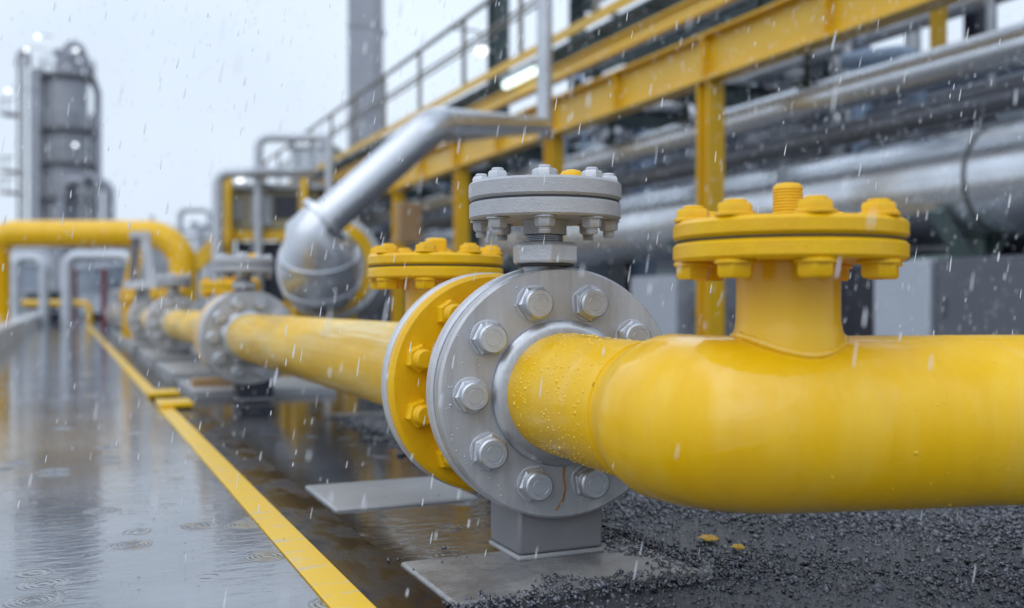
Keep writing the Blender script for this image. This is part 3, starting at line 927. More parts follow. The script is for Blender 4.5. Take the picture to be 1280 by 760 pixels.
beads(valve1, np.column_stack([rr * np.cos(a), np.full(n, -.0004), PZ + rr * np.sin(a)]), np.tile([0., -1., 0.], (n, 1)), rng.gamma(3, .0003, n) + .0005, mt='drop_grey')
# drops hanging under the bend
pts = []; 
for s_ in (.02, .1, .13, .22, .30, .42):
    q = c0 + ld * s_
    pts.append((q.x, q.y, PB - RB))
beads(bend, np.array(pts), np.tile([1., 0., 0.], (len(pts), 1)) * 0, np.full(len(pts), .004), 'hanging_drops', 'bead')

# ------------------------------------------------------------------ yellow pipe rack with walkway on the right
RX = 5.0
rack = thing('pipe_rack', 'long yellow steel pipe rack with upper walkway and handrails on the right', 'pipe rack', (RX, 0, 0))
def h_column(mb, x, y, z0, z1, w=.22, t_=.018):
    mb.box(x - w / 2, x + w / 2, y - w / 2, y - w / 2 + t_, z0, z1)
    mb.box(x - w / 2, x + w / 2, y + w / 2 - t_, y + w / 2, z0, z1)
    mb.box(x - t_ / 2, x + t_ / 2, y - w / 2 + t_, y + w / 2 - t_, z0 + .001, z1 - .001)
    return mb
def i_beam_y(mb, x, y0, y1, z0, z1, w, t_=.02):
    mb.box(x - w / 2, x + w / 2, y0, y1, z0, z0 + t_)
    mb.box(x - w / 2, x + w / 2, y0, y1, z1 - t_, z1)
    mb.box(x - t_ / 2, x + t_ / 2, y0 + .001, y1 - .001, z0 + t_, z1 - t_)
    return mb
def i_beam_x(mb, y, x0, x1, z0, z1, w, t_=.015):
    mb.box(x0, x1, y - w / 2, y + w / 2, z0, z0 + t_)
    mb.box(x0, x1, y - w / 2, y + w / 2, z1 - t_, z1)
    mb.box(x0 + .001, x1 - .001, y - t_ / 2, y + t_ / 2, z0 + t_, z1 - t_)
    return mb
COLY = [7.1, 10.1, 13.0, 15.9, 18.9, 21.9, 24.9]
for y in COLY:
    mesh_obj('column', h_column(MB(), 0, y, .02, 2.385, .168), M['yellow_steel'], rack)
    mesh_obj('base_plate', MB().box(-.19, .19, y - .19, y + .19, -.04, .0195), M['yellow_steel'], rack)
beam = mesh_obj('main_beam', i_beam_y(MB(), 0, -1.5, 30, 2.388, 2.79, .20), M['yellow_steel'], rack)
yy = 1.1
while yy < 29:
    mesh_obj('stiffener', MB().box(-.094, -.0105, yy - .008, yy + .008, 2.4085, 2.7695), M['yellow_steel'], beam)
    yy += 1.5
mesh_obj('walkway_beam', MB().box(-.012, .012, -1.5, 30, 2.99, 3.16).box(-.05, -.0125, -1.5, 30, 2.99, 3.01).box(-.05, -.0125, -1.5, 30, 3.14, 3.16), M['yellow_steel'], rack)
mesh_obj('toe_plate', MB().box(-.006, .006, 6.5, 30, 3.42, 3.53), M['yellow_steel'], rack)
gr = MB()
for i in range(8):
    gr.box(.03 + i * .08, .055 + i * .08, -1.5, 30, 3.36, 3.395)
for i in range(30):
    gr.box(.03, .62, -1.2 + i * 1.05, -1.16 + i * 1.05, 3.33, 3.359)
mesh_obj('deck_grating', gr, M['green_steel'], rack)
for y in COLY:
    mesh_obj('hanger_post', MB().box(.52, .60, y - .05, y + .05, 2.781, 3.329), M['green_steel'], rack)
yy = 5.3
while yy < 30:
    mesh_obj('handrail_post', MB().tube([(0, yy, 3.535), (0, yy, 4.42)], .034, 10), M['rail'], rack)
    yy += 1.9
for z, r in ((4.44, .036), (4.06, .022)):
    mesh_obj('handrail', MB().tube([(0, 5.3, z), (0, 30, z)], r, 10), M['rail'], rack)
mesh_obj('handrail', MB().tube([(.66, -1.5, 4.44), (.66, 30, 4.44)], .022, 10), M['rail'], rack)
for y in (8.6, 10.1, 13.0, 15.9, 18.9, 21.9):
    mesh_obj('cross_beam', i_beam_x(MB(), y, .13, 4.2, 2.56, 2.78, .14), M['green_steel'], rack)
for y in (10.1, 13.0, 15.9, 18.9):
    mesh_obj('rear_column', h_column(MB(), 3.4, y, -.03, 2.555, .2), M['blue_steel'], rack)

random.seed(21)
for x, z, r, m_ in ((.35, 2.72, .03, 'grey_steel'), (.50, 2.86, .045, 'silver_dull'), (.9, 3.02, .035, 'green_steel'), (1.0, 2.30, .05, 'silver_dull'), (2.2, 2.36, .06, 'clad_dark'),
                    (3.6, 2.25, .07, 'clad_dark'), (3.2, 1.6, .06, 'green_steel'), (3.9, 1.2, .09, 'clad_dark')):
    mesh_obj('conduit', MB().tube([(x, -1.2, z), (x, 28, z)], r, 10), M[m_], rack)
for i in range(26):
    y = 5.6 + i * .82 + random.uniform(-.3, .3); x = random.choice((1.6, 2.6, 3.0, 3.8)); r = random.choice((.03, .045, .06))
    z0, z1 = random.choice(((2.0, 3.3), (1.9, 2.7), (2.2, 3.3), (.8, 2.6)))
    mesh_obj('drop_pipe', MB().tube(fillet([(x, y, z0), (x, y, z1), (x + .5, y + .1, z1)], .12, 5), r, 10), M[random.choice(('silver_dull', 'blue_steel', 'grey_steel', 'cabinet_pale', 'green_steel'))], rack)
for i in range(12):
    y = 6.3 + i * 1.7 + random.uniform(-.4, .4)
    mesh_obj('pipe_hanger', MB().box(.55, .58, y - .03, y + .03, 2.28, 2.78).box(.50, .549, y - .10, y + .10, 2.30, 2.35), M['green_steel'], rack)
    if i % 2:
        mesh_obj('junction_box', MB().box(.02, .16, y + .4, y + .72, 2.42, 2.74), M[('cabinet_pale', 'blue_steel')[i % 4 == 1]], rack, bevel=.01)

for i in range(34):
    y = 5.2 + i * .52 + random.uniform(-.2, .2); x = random.choice((1.3, 1.9, 2.5, 3.1, 3.7)); r = random.choice((.03, .04, .055, .075))
    z0 = random.choice((1.9, 2.1, 2.4)); z1 = z0 + random.uniform(.5, 1.3)
    mt_ = M[random.choice(('cabinet_pale', 'silver_dull', 'silver', 'blue_steel', 'grey_steel'))]
    if i % 3 == 0:
        mesh_obj('valve_box', MB().box(x - .12, x + .12, y - .1, y + .1, z1 - .3, z1).lathe(solid(.07, z1 + .001, z1 + .12, .01), 16, T(x, y, 0)), mt_, rack, bevel=.01)
        mesh_obj('valve_stand', MB().tube([(x, y, z0 - .3), (x, y, z1 - .301)], .03, 8), mt_, rack)
    else:
        mesh_obj('drop_pipe', MB().tube(fillet([(x, y, z0), (x, y, z1), (x - .3, y + .5, z1)], .14, 5), r, 10), mt_, rack)

# insulated pipes beside and behind the rack
def long_pipe(name, label, x, z, r, y0, y1, mt, bands=0, group=None, seg=40, step=1.1, sag=None):
    o = thing(name, label, 'pipe', (x, y0, 0), group=group)
    mesh_obj('pipe', MB().tube([(0, 0, z), (0, y1 - y0, z)], r, seg), mt, o)
    if bands:
        yb = .7
        while yb < y1 - y0 - .1:
            mesh_obj('seam_band', MB().lathe(disc(r - .01, r + .006, -yb - .025, -yb + .025, .003), seg, T(0, 0, z) @ AX_Y), bands, o)
            yb += step
    return o
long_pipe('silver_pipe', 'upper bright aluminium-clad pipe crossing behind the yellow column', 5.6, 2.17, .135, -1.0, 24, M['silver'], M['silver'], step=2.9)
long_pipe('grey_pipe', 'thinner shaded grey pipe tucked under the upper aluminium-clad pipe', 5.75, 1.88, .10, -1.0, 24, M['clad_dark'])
big = long_pipe('silver_duct', 'huge shiny aluminium-clad duct with a dark strap on the right', 6.3, 1.42, .40, -1.0, 30, M['silver'], M['silver'], seg=64, step=3.4)
yst = 5.27
mesh_obj('strap', MB().lathe(disc(.395, .412, -yst - 1.0 - .018, -yst - 1.0 + .018, .003), 64, T(0, 0, 1.42) @ AX_Y), M['steel_dark'], big)
long_pipe('grey_pipe', 'thin dark pipe running just above the huge aluminium-clad duct', 7.1, 1.98, .06, -1.0, 26, M['cabinet'])
long_pipe('silver_pipe', 'silver pipe slung under the walkway just behind the upper yellow beam', 5.32, 3.22, .095, -1, 28, M['silver'])
long_pipe('grey_pipe', 'grey pipe high under the walkway behind the yellow main beam', 6.6, 2.90, .07, -1, 28, M['silver_dull'])
long_pipe('grey_pipe', 'thin blue-grey pipe under the walkway, lowest of those behind the yellow main beam', 7.6, 2.60, .08, 2, 28, M['blue_steel'])

# saddles carrying the duct: green steel cradles
def saddle(y, label):
    s = thing('pipe_saddle', label, 'pipe saddle', (6.3, y, 0), group='green saddles under the huge duct')
    for sx in (-1, 1):
        mesh_obj('strut', MB().bar((sx * .12, 0, .86), (sx * .40, 0, 1.20), .14, .05), M['saddle'], s)
        mesh_obj('rib', MB().bar((sx * .05, .12, .86), (sx * .20, .12, 1.06), .03, .06), M['saddle'], s)
    mesh_obj('web', MB().box(-.02, .02, -.08, .08, .861, 1.015), M['saddle'], s)
    mesh_obj('foot_plate', MB().box(-.45, .45, -.16, .20, .825, .8595), M['saddle'], s)
saddle(5.52, 'green steel saddle under the duct by its dark strap')
saddle(9.1, 'green steel saddle under the duct, behind the yellow column')
saddle(13.4, 'farther green steel saddle under the duct')

# plinths and low cabinets along the foot of the rack
def plinth(x0, x1, y0, y1, z1, mt, name, label, cat, door=0):
    p = thing(name, label, cat, ((x0 + x1) / 2, (y0 + y1) / 2, 0))
    w_, d_ = (x1 - x0) / 2, (y1 - y0) / 2
    mesh_obj('body', MB().box(-w_, w_, -d_, d_, -.04, z1), M[mt], p, bevel=.015)
    n = door
    for i in range(n):
        a = -d_ + 2 * d_ * i / n + .03; b = -d_ + 2 * d_ * (i + 1) / n - .03
        dd = mesh_obj('door', MB().box(-w_ - .012, -w_ - .001, a, b, .06, z1 - .06), M[mt], p, bevel=.003)
        mesh_obj('handle', MB().box(-w_ - .035, -w_ - .0125, b - .07, b - .05, z1 * .5, z1 * .5 + .14), M['steel_dark'], dd, bevel=.003)
    return p
plinth(5.6, 6.9, 5.30, 5.84, .82, 'cabinet_pale', 'plinth', 'pale grey plinth under the duct, right of the foreground blind flange', 'plinth')
plinth(5.63, 6.9, 2.6, 5.27, .82, 'cabinet', 'equipment_cabinet', 'dark grey low cabinet at the right edge below the duct', 'cabinet', 3)
plinth(5.75, 6.9, 5.87, 6.5, .80, 'navy', 'equipment_cabinet', 'navy low cabinet left of the pale plinth', 'cabinet', 1)
plinth(5.7, 6.9, 8.7, 9.6, .80, 'cabinet_pale', 'plinth', 'pale grey plinth seen between the grey valve and the yellow column', 'plinth')
plinth(5.75, 6.9, 7.3, 8.5, .62, 'cabinet', 'equipment_cabinet', 'low slate cabinet behind the yellow column', 'cabinet', 2)
plinth(5.7, 6.9, 12.8, 14.0, .80, 'cabinet_pale', 'plinth', 'farthest pale plinth under the duct, behind the second yellow column', 'plinth')

# building behind the rack
bld = thing('plant_building', 'dark navy clad plant building behind the pipe rack', 'building', (9.6, 20, 0))
def wall_panel(y0, y1, z0, z1, nm='wall'):
    mb = MB()
    yy = y0
    while yy < y1 - .01:                       # ribbed sheet cladding
        a = min(yy + .25, y1)
        mb.box(-.02, .10, yy - 20, a - 20 - .06, z0, z1)
        mb.box(.01, .10, a - 20 - .06, a - 20, z0 + .001, z1 - .001)
        yy += .25
    return mesh_obj(nm, mb, M['navy'], bld)
wall_panel(10.6, 40, -.03, 4.75)
wall_panel(-1, 10.5, -.03, 3.35)
for y in (-1, 3.0, 6.9, 10.55, 14.2, 18, 22, 26, 30):
    mesh_obj('column', h_column(MB(), -.16, y - 20, -.03, (8.2 if y < 19 else 4.7) if y > 3.5 else 6.5, .26), M['green_steel'] if y > 8 else M['navy'], bld)
for z in (5.0, 6.4, 8.0):
    mesh_obj('beam', i_beam_y(MB(), -.16, -21, -1.87, z, z + .26, .2), M['green_steel'], bld)
for (y, z0, z1, wd) in ((12.2, 1.4, 2.5, 1.5), (16.2, 1.4, 2.6, 1.5), (13.4, 3.0, 4.1, 2.0), (19.5, 3.0, 4.0, 2.0), (7.5, 1.6, 2.7, 1.4), (3.8, 1.6, 2.7, 1.4)):
    wf = mesh_obj('window', MB().box(-.06, -.0205, y - 20 - wd / 2, y - 20 + wd / 2, z0, z1), M['cabinet_pale'], bld)
    mesh_obj('pane', MB().box(-.075, -.0605, y - 20 - wd / 2 + .07, y - 20 - .03, z0 + .07, z1 - .07).box(-.075, -.0605, y - 20 + .03, y - 20 + wd / 2 - .07, z0 + .07, z1 - .07), M['tank_blue'], wf)
for i, y in enumerate((5.0, 8.8, 12.4, 16.1)):
    mesh_obj('brace', MB().bar((-.16, y - 20 - 1.6, 5.26), (-.16, y - 20 + 1.6, 6.4), .09, .09), M['navy'], bld)

# equipment standing between the rack and the building
def vessel(px, Z, z0, z1, r, mt, label, dome=.3):
    p = at(px, 380, Z)
    v = thing('vessel', label, 'vessel', (p.x, p.y, 0), group='vessels behind the pipe rack')
    h = dome * r
    mesh_obj('shell', MB().lathe([(0, z0), (r, z0), (r, z1 - h), (r * .93, z1 - h * .6), (r * .7, z1 - h * .25), (r * .35, z1 - h * .05), (0, z1)], 40), M[mt], v)
    for zz in (z0 + .25 * (z1 - z0), z0 + .7 * (z1 - z0)):
        mesh_obj('band', MB().lathe(disc(r - .01, r + .02, zz, zz + .05, .004), 40), M['grey_steel'], v)
    mesh_obj('nozzle', MB().lathe([(0, z1 - .02), (.08, z1 - .02), (.08, z1 + .12), (.14, z1 + .12), (.14, z1 + .16), (0, z1 + .16)], 20), M['grey_steel'], v)
    for k_ in range(3):
        a = k_ * 2 * PI / 3
        mesh_obj('leg', MB().box(r * .85 * math.cos(a) - .04, r * .85 * math.cos(a) + .04, r * .85 * math.sin(a) - .04, r * .85 * math.sin(a) + .04, -.03, z0 + .001), M['grey_steel'], v)
vessel(1000, 11.5, .5, 3.0, .45, 'cabinet', 'slate vessel right of the yellow column')
vessel(835, 14.5, .5, 3.15, .5, 'cabinet_pale', 'pale vessel left of the yellow column')
vessel(745, 17.5, .5, 3.3, .55, 'tank_blue', 'blue-grey vessel right of the grey standing pipe')
vessel(1150, 10.5, .4, 2.9, .5, 'navy', 'navy vessel far right under the sky gap')
def stanchion(px, Z, z1, mt, label, wd=.2):
    p = at(px, 380, Z)
    mb = MB(); h_column(mb, p.x, p.y, -.04, z1, wd)
    mb.box(p.x - wd * .8, p.x + wd * .8, p.y - wd * .8, p.y + wd * .8, z1 + .001, z1 + .03)
    solo('steel_post', mb, M[mt], label, 'post', 'steel posts behind the rack')
stanchion(1068, 9.9, 3.55, 'blue_steel', 'pale blue post under the yellow main beam, right of the yellow column', .22)
stanchion(805, 13.2, 2.9, 'blue_steel', 'pale blue post under the yellow main beam, left of the yellow column', .22)
stanchion(770, 14.0, 2.85, 'grey_steel', 'galvanised post left of the left pale blue post', .18)
stanchion(720, 16.0, 2.9, 'cabinet_pale', 'pale grey post near the grey standing pipe', .2)
stanchion(935, 10.6, 2.5, 'cabinet_pale', 'pale grey post just right of the yellow column', .15)
stanchion(975, 10.2, 2.7, 'grey_steel', 'galvanised post second right of the yellow column', .12)
stanchion(1225, 9.2, 4.6, 'navy', 'navy post rising into the sky at the top right', .2)
stanchion(623, 16.6, 7.5, 'green_steel', 'tall dark green post rising above the walkway', .28)
stanchion(590, 14.6, 2.4, 'green_steel', 'short green post behind the diagonal silver pipe', .2)

# pipe bridge in the sky gap at the top right
sb = thing('steel_bridge', 'dark green steel frame against the sky at the top right', 'steel frame', (8.2, 6, 0))
for z in (3.62, 4.35):
    mesh_obj('chord', i_beam_y(MB(), 0, -6, 8, z, z + .14, .12), M['green_steel'], sb)
for i in range(8):
    y = -5.2 + i * 1.8
    mesh_obj('upright', MB().box(-.05, .05, y - .05, y + .05, -.03 if i % 2 else 3.761, 3.6195 if i % 2 else 4.3495), M['green_steel'], sb)
ys = thing('yellow_stanchion', 'short yellow post with thin brace at the top right corner', 'post', tuple(at(1173, 380, 7.9))[:2] + (2.31,))
mesh_obj('post', MB().box(-.045, .045, -.045, .045, 0, 1.2), M['yellow_steel'], ys)
mesh_obj('foot', MB().box(-.09, .09, -.09, .09, -.012, -.001), M['yellow_steel'], ys)
mesh_obj('brace', MB().tube([(0, .05, .35), (.35, .35, .8)], .015, 8), M['green_steel'], ys)

# lamps on the walkway
def lamp(px, py, Z, label, long=False):
    p = at(px, py, Z)
    l = thing('site_lamp', label, 'lamp', tuple(p))
    if long:
        mesh_obj('housing', MB().box(-.06, .06, -.46, .46, .05, .12), M['grey_steel'], l, bevel=.01)
        mesh_obj('tube', MB().tube([(0, -.42, 0), (0, .42, 0)], .049, 14), M['lamp_green'], l)
        mesh_obj('bracket', MB().box(.0605, .10, -.02, .02, .06, .10), M['grey_steel'], l)
    else:
        mesh_obj('lens', MB().lathe([(0, -.08), (.06, -.07), (.085, -.03), (.09, .02), (0, .02)], 20), M['lamp'], l)
        mesh_obj('hood', MB().lathe([(0, .021), (.11, .021), (.10, .06), (.05, .10), (0, .105)], 20), M['grey_steel'], l)
        mesh_obj('bracket', MB().tube(fillet([(0, 0, .10), (0, 0, .26), (-.49, 0, .26)], .08, 5), .018, 8), M['grey_steel'], l)
lamp(602, 62, 14.5, 'round lit lamp beside the tall dark green post')
lamp(650, 98, 11.8, 'long lit tube lamp fixed to the upper yellow beam', True)

# ------------------------------------------------------------------ diagonal silver pipe and its bulging vessel
dp = thing('silver_vent_pipe', 'diagonal shiny silver pipe bending to a grey standing pipe', 'pipe', tuple(at(405, 380, 6.9))[:2] + (0,))
o_ = Vector(dp.location)
A0, A1, A2 = at(398, 283, 6.45), at(541, 156, 6.7), at(681, 157, 10.4)
pth = fillet([A0 - o_, A1 - o_, A2 - o_], .26, 10)
m_ = len(pth)
rad = [.123] * (m_ - 1) + [.082]
mesh_obj('pipe', MB().tube(pth, rad, 40), M['vent'], dp)
up = A2 - o_
mesh_obj('standing_pipe', MB().tube([up + Vector((0, 0, -.13)), up + Vector((0, 0, 4.2))], .082, 24), M['silver_dull'], dp)
V0 = at(412, 333, 6.92) - o_
dirv = (A1 - A0).normalized()
K = A0 - o_
F_ = lambda x, y, z: at(x, y, z) - o_
path = [F_(406, 388, 6.76), F_(405, 383, 6.74), F_(404, 371, 6.70), F_(402, 356, 6.65), F_(400, 339, 6.60), F_(399, 321, 6.55), F_(398, 304, 6.50), K - dirv * .03, K + dirv * .03]
rad = [.07, .13, .205, .25, .262, .25, .218, .185, .150]
mesh_obj('bulb', MB().tube(path, rad, 48), M['vent'], dp, angle=70)
collar = MB().tube([K + dirv * .02, K + dirv * .024, K + dirv * .065, K + dirv * .07], [.150, .182, .182, .145], 40)
for k_ in (3, 5):
    c_ = path[k_]; d_ = (path[k_ + 1] - path[k_ - 1]).normalized()
    mesh_obj('seam_band', MB().tube([c_ - d_ * .018, c_ - d_ * .015, c_ + d_ * .015, c_ + d_ * .018], [rad[k_] - .002, rad[k_] + .010, rad[k_] + .010, rad[k_] - .002], 40), M['vent'], dp)
mesh_obj('collar', collar, M['vent'], dp)
axis = (F_(400, 322, 6.5) - V0).normalized()
CV = T(*V0) @ axis.to_track_quat('Z', 'Y').to_matrix().to_4x4()
mesh_obj('yellow_rim', MB().lathe(disc(.25, .325, -.01, .04, .008), 64, CV), M['yellow_cast'], dp)
mesh_obj('rear_flange', MB().lathe(disc(.20, .37, -.09, -.012, .008), 64, CV), M['silver_dull'], dp)
mesh_obj('rear_drum', MB().lathe(solid(.34, -.75, -.092, .05), 64, CV), M['silver_dull'], dp)
for k_, sy in enumerate((.14, .55)):
    for sx in (-.18, .18):
        mesh_obj('leg', MB().box(V0.x + sx - .04, V0.x + sx + .04, V0.y + sy - .05, V0.y + sy + .05, -.04, V0.z - .24), M['yellow_steel'], dp)

# tan junction plate on the second column
p = at(511, 268, 15.6)
solo('junction_box', MB().box(p.x - .18, p.x + .18, p.y - .1, p.y + .1, p.z - .45, p.z + .18).box(p.x - .03, p.x + .03, p.y - .03, p.y + .03, -.04, p.z - .451), M['timber'], 'tan box on a thin post below the yellow beam, above the blurred yellow flange', 'box', bevel=.01)
p = at(265, 486, 5.75)
solo('timber_block', MB().box(p.x - .11, p.x + .11, p.y - .05, p.y + .05, -.04, .075), M['timber'], 'small tan block beside the second valve support', 'block', bevel=.006)

# ------------------------------------------------------------------ overhead yellow pipe loop on the left
Zl = 14.0
loop = thing('yellow_pipe_loop', 'thick blurred yellow pipe arching over the wet deck at the left', 'pipe', tuple(at(110, 380, Zl))[:2] + (0,))
o_ = Vector(loop.location)
q0, q1, q2, q3 = at(-6, 380, Zl), at(-6, 292, Zl), at(229, 292, Zl), at(229, 380, Zl)
q0.z = .03; q3.z = .03
mesh_obj('pipe', MB().tube(fillet([q0 - o_, q1 - o_, q2 - o_, q3 - o_], [.28, .50], 12), .188, 36), M['yellow'], loop)
for q in (q0, q3):
    mesh_obj('foot_flange', MB().lathe(disc(.10, .32, -.03, .04, .006), 40, T(*(q - o_))), M['grey_cast'], loop)
for q in ((60, 292), (150, 292)):
    c = at(q[0], q[1], Zl) - o_
    mesh_obj('weld_band', MB().lathe(disc(.18, .192, -.02, .02, .003), 36, T(*c) @ Matrix.Rotation(-YAW, 4, 'Z') @ Matrix.Rotation(PI / 2, 4, 'Y')), M['yellow_cast'], loop)

# grey bracket and yellow brace in front of the loop
br = thing('pipe_bracket', 'grey angular bracket standing before the yellow overhead pipe', 'bracket', tuple(at(180, 380, 11.2))[:2] + (0,))
o_ = Vector(br.location)
a_, b_, c_, d_ = at(166, 352, 11.2) - o_, at(170, 297, 11.2) - o_, at(181, 297, 11.2) - o_, at(188, 352, 11.2) - o_
mesh_obj('leg', MB().bar(a_, b_, .09, .06), M['steel_dark'], br)
mesh_obj('leg', MB().bar(c_ + Vector((0, 0, -.02)), d_, .10, .10), M['grey_edge'], br)
mesh_obj('cap', MB().bar(b_ + Vector((-.06, 0, .03)), c_ + Vector((.06, 0, .03)), .12, .07), M['grey_edge'], br)
mesh_obj('base', MB().bar(at(160, 356, 11.2) - o_, at(215, 356, 11.2) - o_, .25, .09), M['grey_edge'], br)
mesh_obj('post', MB().bar(at(176, 357, 11.3) - o_, Vector((0, 0, -.03)) + (at(176, 380, 11.3) - o_) * Vector((1, 1, 0)) if False else Vector(((at(176, 357, 11.3) - o_).x, (at(176, 357, 11.3) - o_).y, -.03)), .12, .12), M['grey_steel'], br)
yb = thing('yellow_brace', 'leaning yellow brace under the right end of the overhead pipe', 'brace', tuple(at(165, 380, 12.6))[:2] + (0,))
o_ = Vector(yb.location)
mesh_obj('strut', MB().bar(at(173, 306, 12.6) - o_, at(158, 374, 12.6) - o_, .16, .12), M['yellow'], yb)
mesh_obj('arm', MB().bar(at(157, 372, 12.55) - o_, at(196, 362, 12.55) - o_, .16, .12), M['yellow_steel'], yb)
mesh_obj('foot', MB().bar(at(160, 378, 12.6) - o_, Vector(((at(160, 378, 12.6) - o_).x, (at(160, 378, 12.6) - o_).y, -.03)), .14, .14), M['yellow_steel'], yb)

# ------------------------------------------------------------------ process plant left of centre, behind the valves
def pipe_run(name, pts, r, mt, label, cat='pipe', R=None, Z=None, ground=True, group=None):
    """bent pipe through measured points; the ends marked 'g' go down to the ground"""
    P_ = []
    for q in pts:
        if q == 'g':
            c = P_[-1].copy(); c.z = -.03; P_.append(c)
        elif q[0] == 'g':
            c = at(*q[1:]); c2 = c.copy(); c2.z = -.03; P_ += [c2, c]
        else:
            P_.append(at(*q))
    pth = fillet(P_, R or r * 2.2, 8) if len(P_) > 2 else P_
    return solo(name, MB().tube(pth, r, 20), M[mt], label, cat, group)
ZA = 19.0
pipe_run('grey_pipe', [('g', 272, 216, ZA), (318, 216, ZA), (400, 216, ZA + 3)], .105, 'silver_dull', 'left grey pipe arch rising beside the ochre skid')
pipe_run('grey_pipe', [('g', 323, 172, ZA + .5), (412, 172, ZA + .5), 'g'], .09, 'silver_dull', 'tall grey pipe arch above the ochre skid')
sk = thing('process_skid', 'ochre clad process skid with yellow frame in the blurred middle distance', 'process skid', tuple(at(335, 380, ZA + 1))[:2] + (0,), -YAW)
# local frame: x to the right in the photo, z up
def lx(px): return (px - 335) / FPX * (ZA + 1)
def lz(py): return CAMZ + (380 - py) / FPX * (ZA + 1)
mesh_obj('housing', MB().box(lx(278), lx(400), -.2, 1.6, lz(288), lz(238)), M['tan'], sk, bevel=.03)
mesh_obj('roof', MB().box(lx(272), lx(408), -.35, 1.75, lz(237.8), lz(232)), M['grey_steel'], sk)
for (a, b, c, d, mt) in ((318, 342, 282, 246, 'cabinet_pale'), (346, 374, 274, 246, 'navy'), (284, 306, 276, 250, 'grey_steel')):
    mesh_obj('panel', MB().box(lx(a), lx(b), -.24, -.201, lz(c), lz(d)), M[mt], sk)
for px_ in (292, 385):
    mesh_obj('post', MB().box(lx(px_ - 4.5), lx(px_ + 4.5), -.44, -.30, -.03, lz(226)), M['yellow_steel'], sk)
    mesh_obj('post', MB().box(lx(px_ - 4.5), lx(px_ + 4.5), 1.62, 1.76, -.03, lz(232.5) - .5), M['yellow_steel'], sk)
mesh_obj('beam', MB().box(lx(270), lx(410), -.29, -.2505, lz(302), lz(289)), M['yellow_steel'], sk)
mesh_obj('lower_tank', MB().box(lx(297), lx(380), -.1, 1.4, .05, lz(303)), M['navy'], sk, bevel=.03)
mesh_obj('stair_stringer', MB().bar((lx(288), -.5, lz(300)), (lx(232), -.5, lz(352)), .1, .3), M['yellow_steel'], sk)
for k_ in range(2):
    mesh_obj('lamp', MB().lathe([(0, -.06), (.06, -.05), (.08, 0), (.05, .05), (0, .06)], 16, T(lx((309, 330)[k_]), -.5, lz((228, 222)[k_]))), M['lamp'], sk)
    mesh_obj('lamp_arm', MB().bar((lx((309, 330)[k_]), -.5, lz((228, 222)[k_]) + .06), (lx((309, 330)[k_]), 0, lz(231)), .03, .03), M['grey_steel'], sk)
for k_, (a, b, yy_, z_, r_) in enumerate(((300, 372, 262, 20.5, .06), (352, 440, 248, 22, .08), (430, 520, 262, 20, .07), (455, 560, 292, 21, .09), (395, 470, 222, 23.5, .06), (250, 300, 282, 24, .08), (225, 262, 262, 30, .09))):
    pipe_run('grey_pipe', [('g', a, yy_, z_), (b, yy_, z_), 'g'], r_, ('silver_dull', 'grey_steel', 'cabinet_pale')[k_ % 3],
             ('thin grey pipe arch in front of the ochre skid', 'grey pipe arch right of the ochre skid', 'grey pipe arch just right of the bulging vessel',
              'low thick grey pipe arch behind the yellow blind flange', 'thin pipe arch high behind the diagonal silver pipe', 'grey pipe arch left of the ochre skid', 'farthest grey pipe arch beside the white tank')[k_])
def module(px0, px1, py0, py1, Z, mt, label, dep=1.5, name='process_module'):
    p = at((px0 + px1) / 2, 380, Z)
    m = thing(name, label, 'process module', (p.x, p.y, 0), -YAW)
    w_ = (px1 - px0) / 2 / FPX * Z; z1 = CAMZ + (380 - py0) / FPX * Z; z0 = CAMZ + (380 - py1) / FPX * Z
    mesh_obj('casing', MB().box(-w_, w_, 0, dep, z0, z1), M[mt], m, bevel=.03)
    mesh_obj('lid', MB().box(-w_ - .06, w_ + .06, -.06, dep + .06, z1 + .001, z1 + .06), M['grey_steel'], m)
    for i in range(3):
        xa = -w_ + 2 * w_ * (i + .5) / 3
        mesh_obj('rib', MB().box(xa - .03, xa + .03, -.04, -.001, z0 + .02, z1 - .02), M['grey_steel'], m)
    if z0 > .1:
        for sx in (-1, 1):
            mesh_obj('leg', MB().box(sx * w_ * .85 - .06, sx * w_ * .85 + .06, .1, .22, -.03, z0 - .001), M['grey_steel'], m)
            mesh_obj('leg', MB().box(sx * w_ * .85 - .06, sx * w_ * .85 + .06, dep - .22, dep - .1, -.03, z0 - .001), M['grey_steel'], m)
module(362, 418, 186, 226, 22, 'silver_dull', 'grey box-shaped unit high up beneath the walkway end')
module(418, 500, 205, 300, 24, 'cabinet', 'slate unit behind the diagonal silver pipe')
module(505, 600, 190, 330, 25, 'navy', 'navy unit under the far end of the walkway')

# ------------------------------------------------------------------ far left: tower, tanks, pipes, stack
ZT = 60.0
tw = thing('process_tower', 'tall grey distillation tower with platforms and lamps at the left', 'tower', tuple(at(78, 380, ZT))[:2] + (0,), -YAW)
def tx(px): return (px - 78) / FPX * ZT
def tz(py): return CAMZ + (380 - py) / FPX * ZT
def cyl(px0, px1, pytop, dome=.5, y=0.0, z0=-.03):
    r = (px1 - px0) / 2 / FPX * ZT; cx = tx((px0 + px1) / 2); z1 = tz(pytop)
    return MB().lathe([(0, z0), (r, z0), (r, z1 - dome), (r * .9, z1 - dome * .45), (r * .6, z1 - dome * .12), (0, z1)], 40, T(cx, y, 0))
mesh_obj('main_column', cyl(61, 108, 86, .8), M['tower'], tw)
mesh_obj('side_column', cyl(44, 63, 88, .3, -.6), M['tower_pale'], tw)
mesh_obj('rear_column', cyl(104, 119, 140, .3, .9), M['tower_pale'], tw)
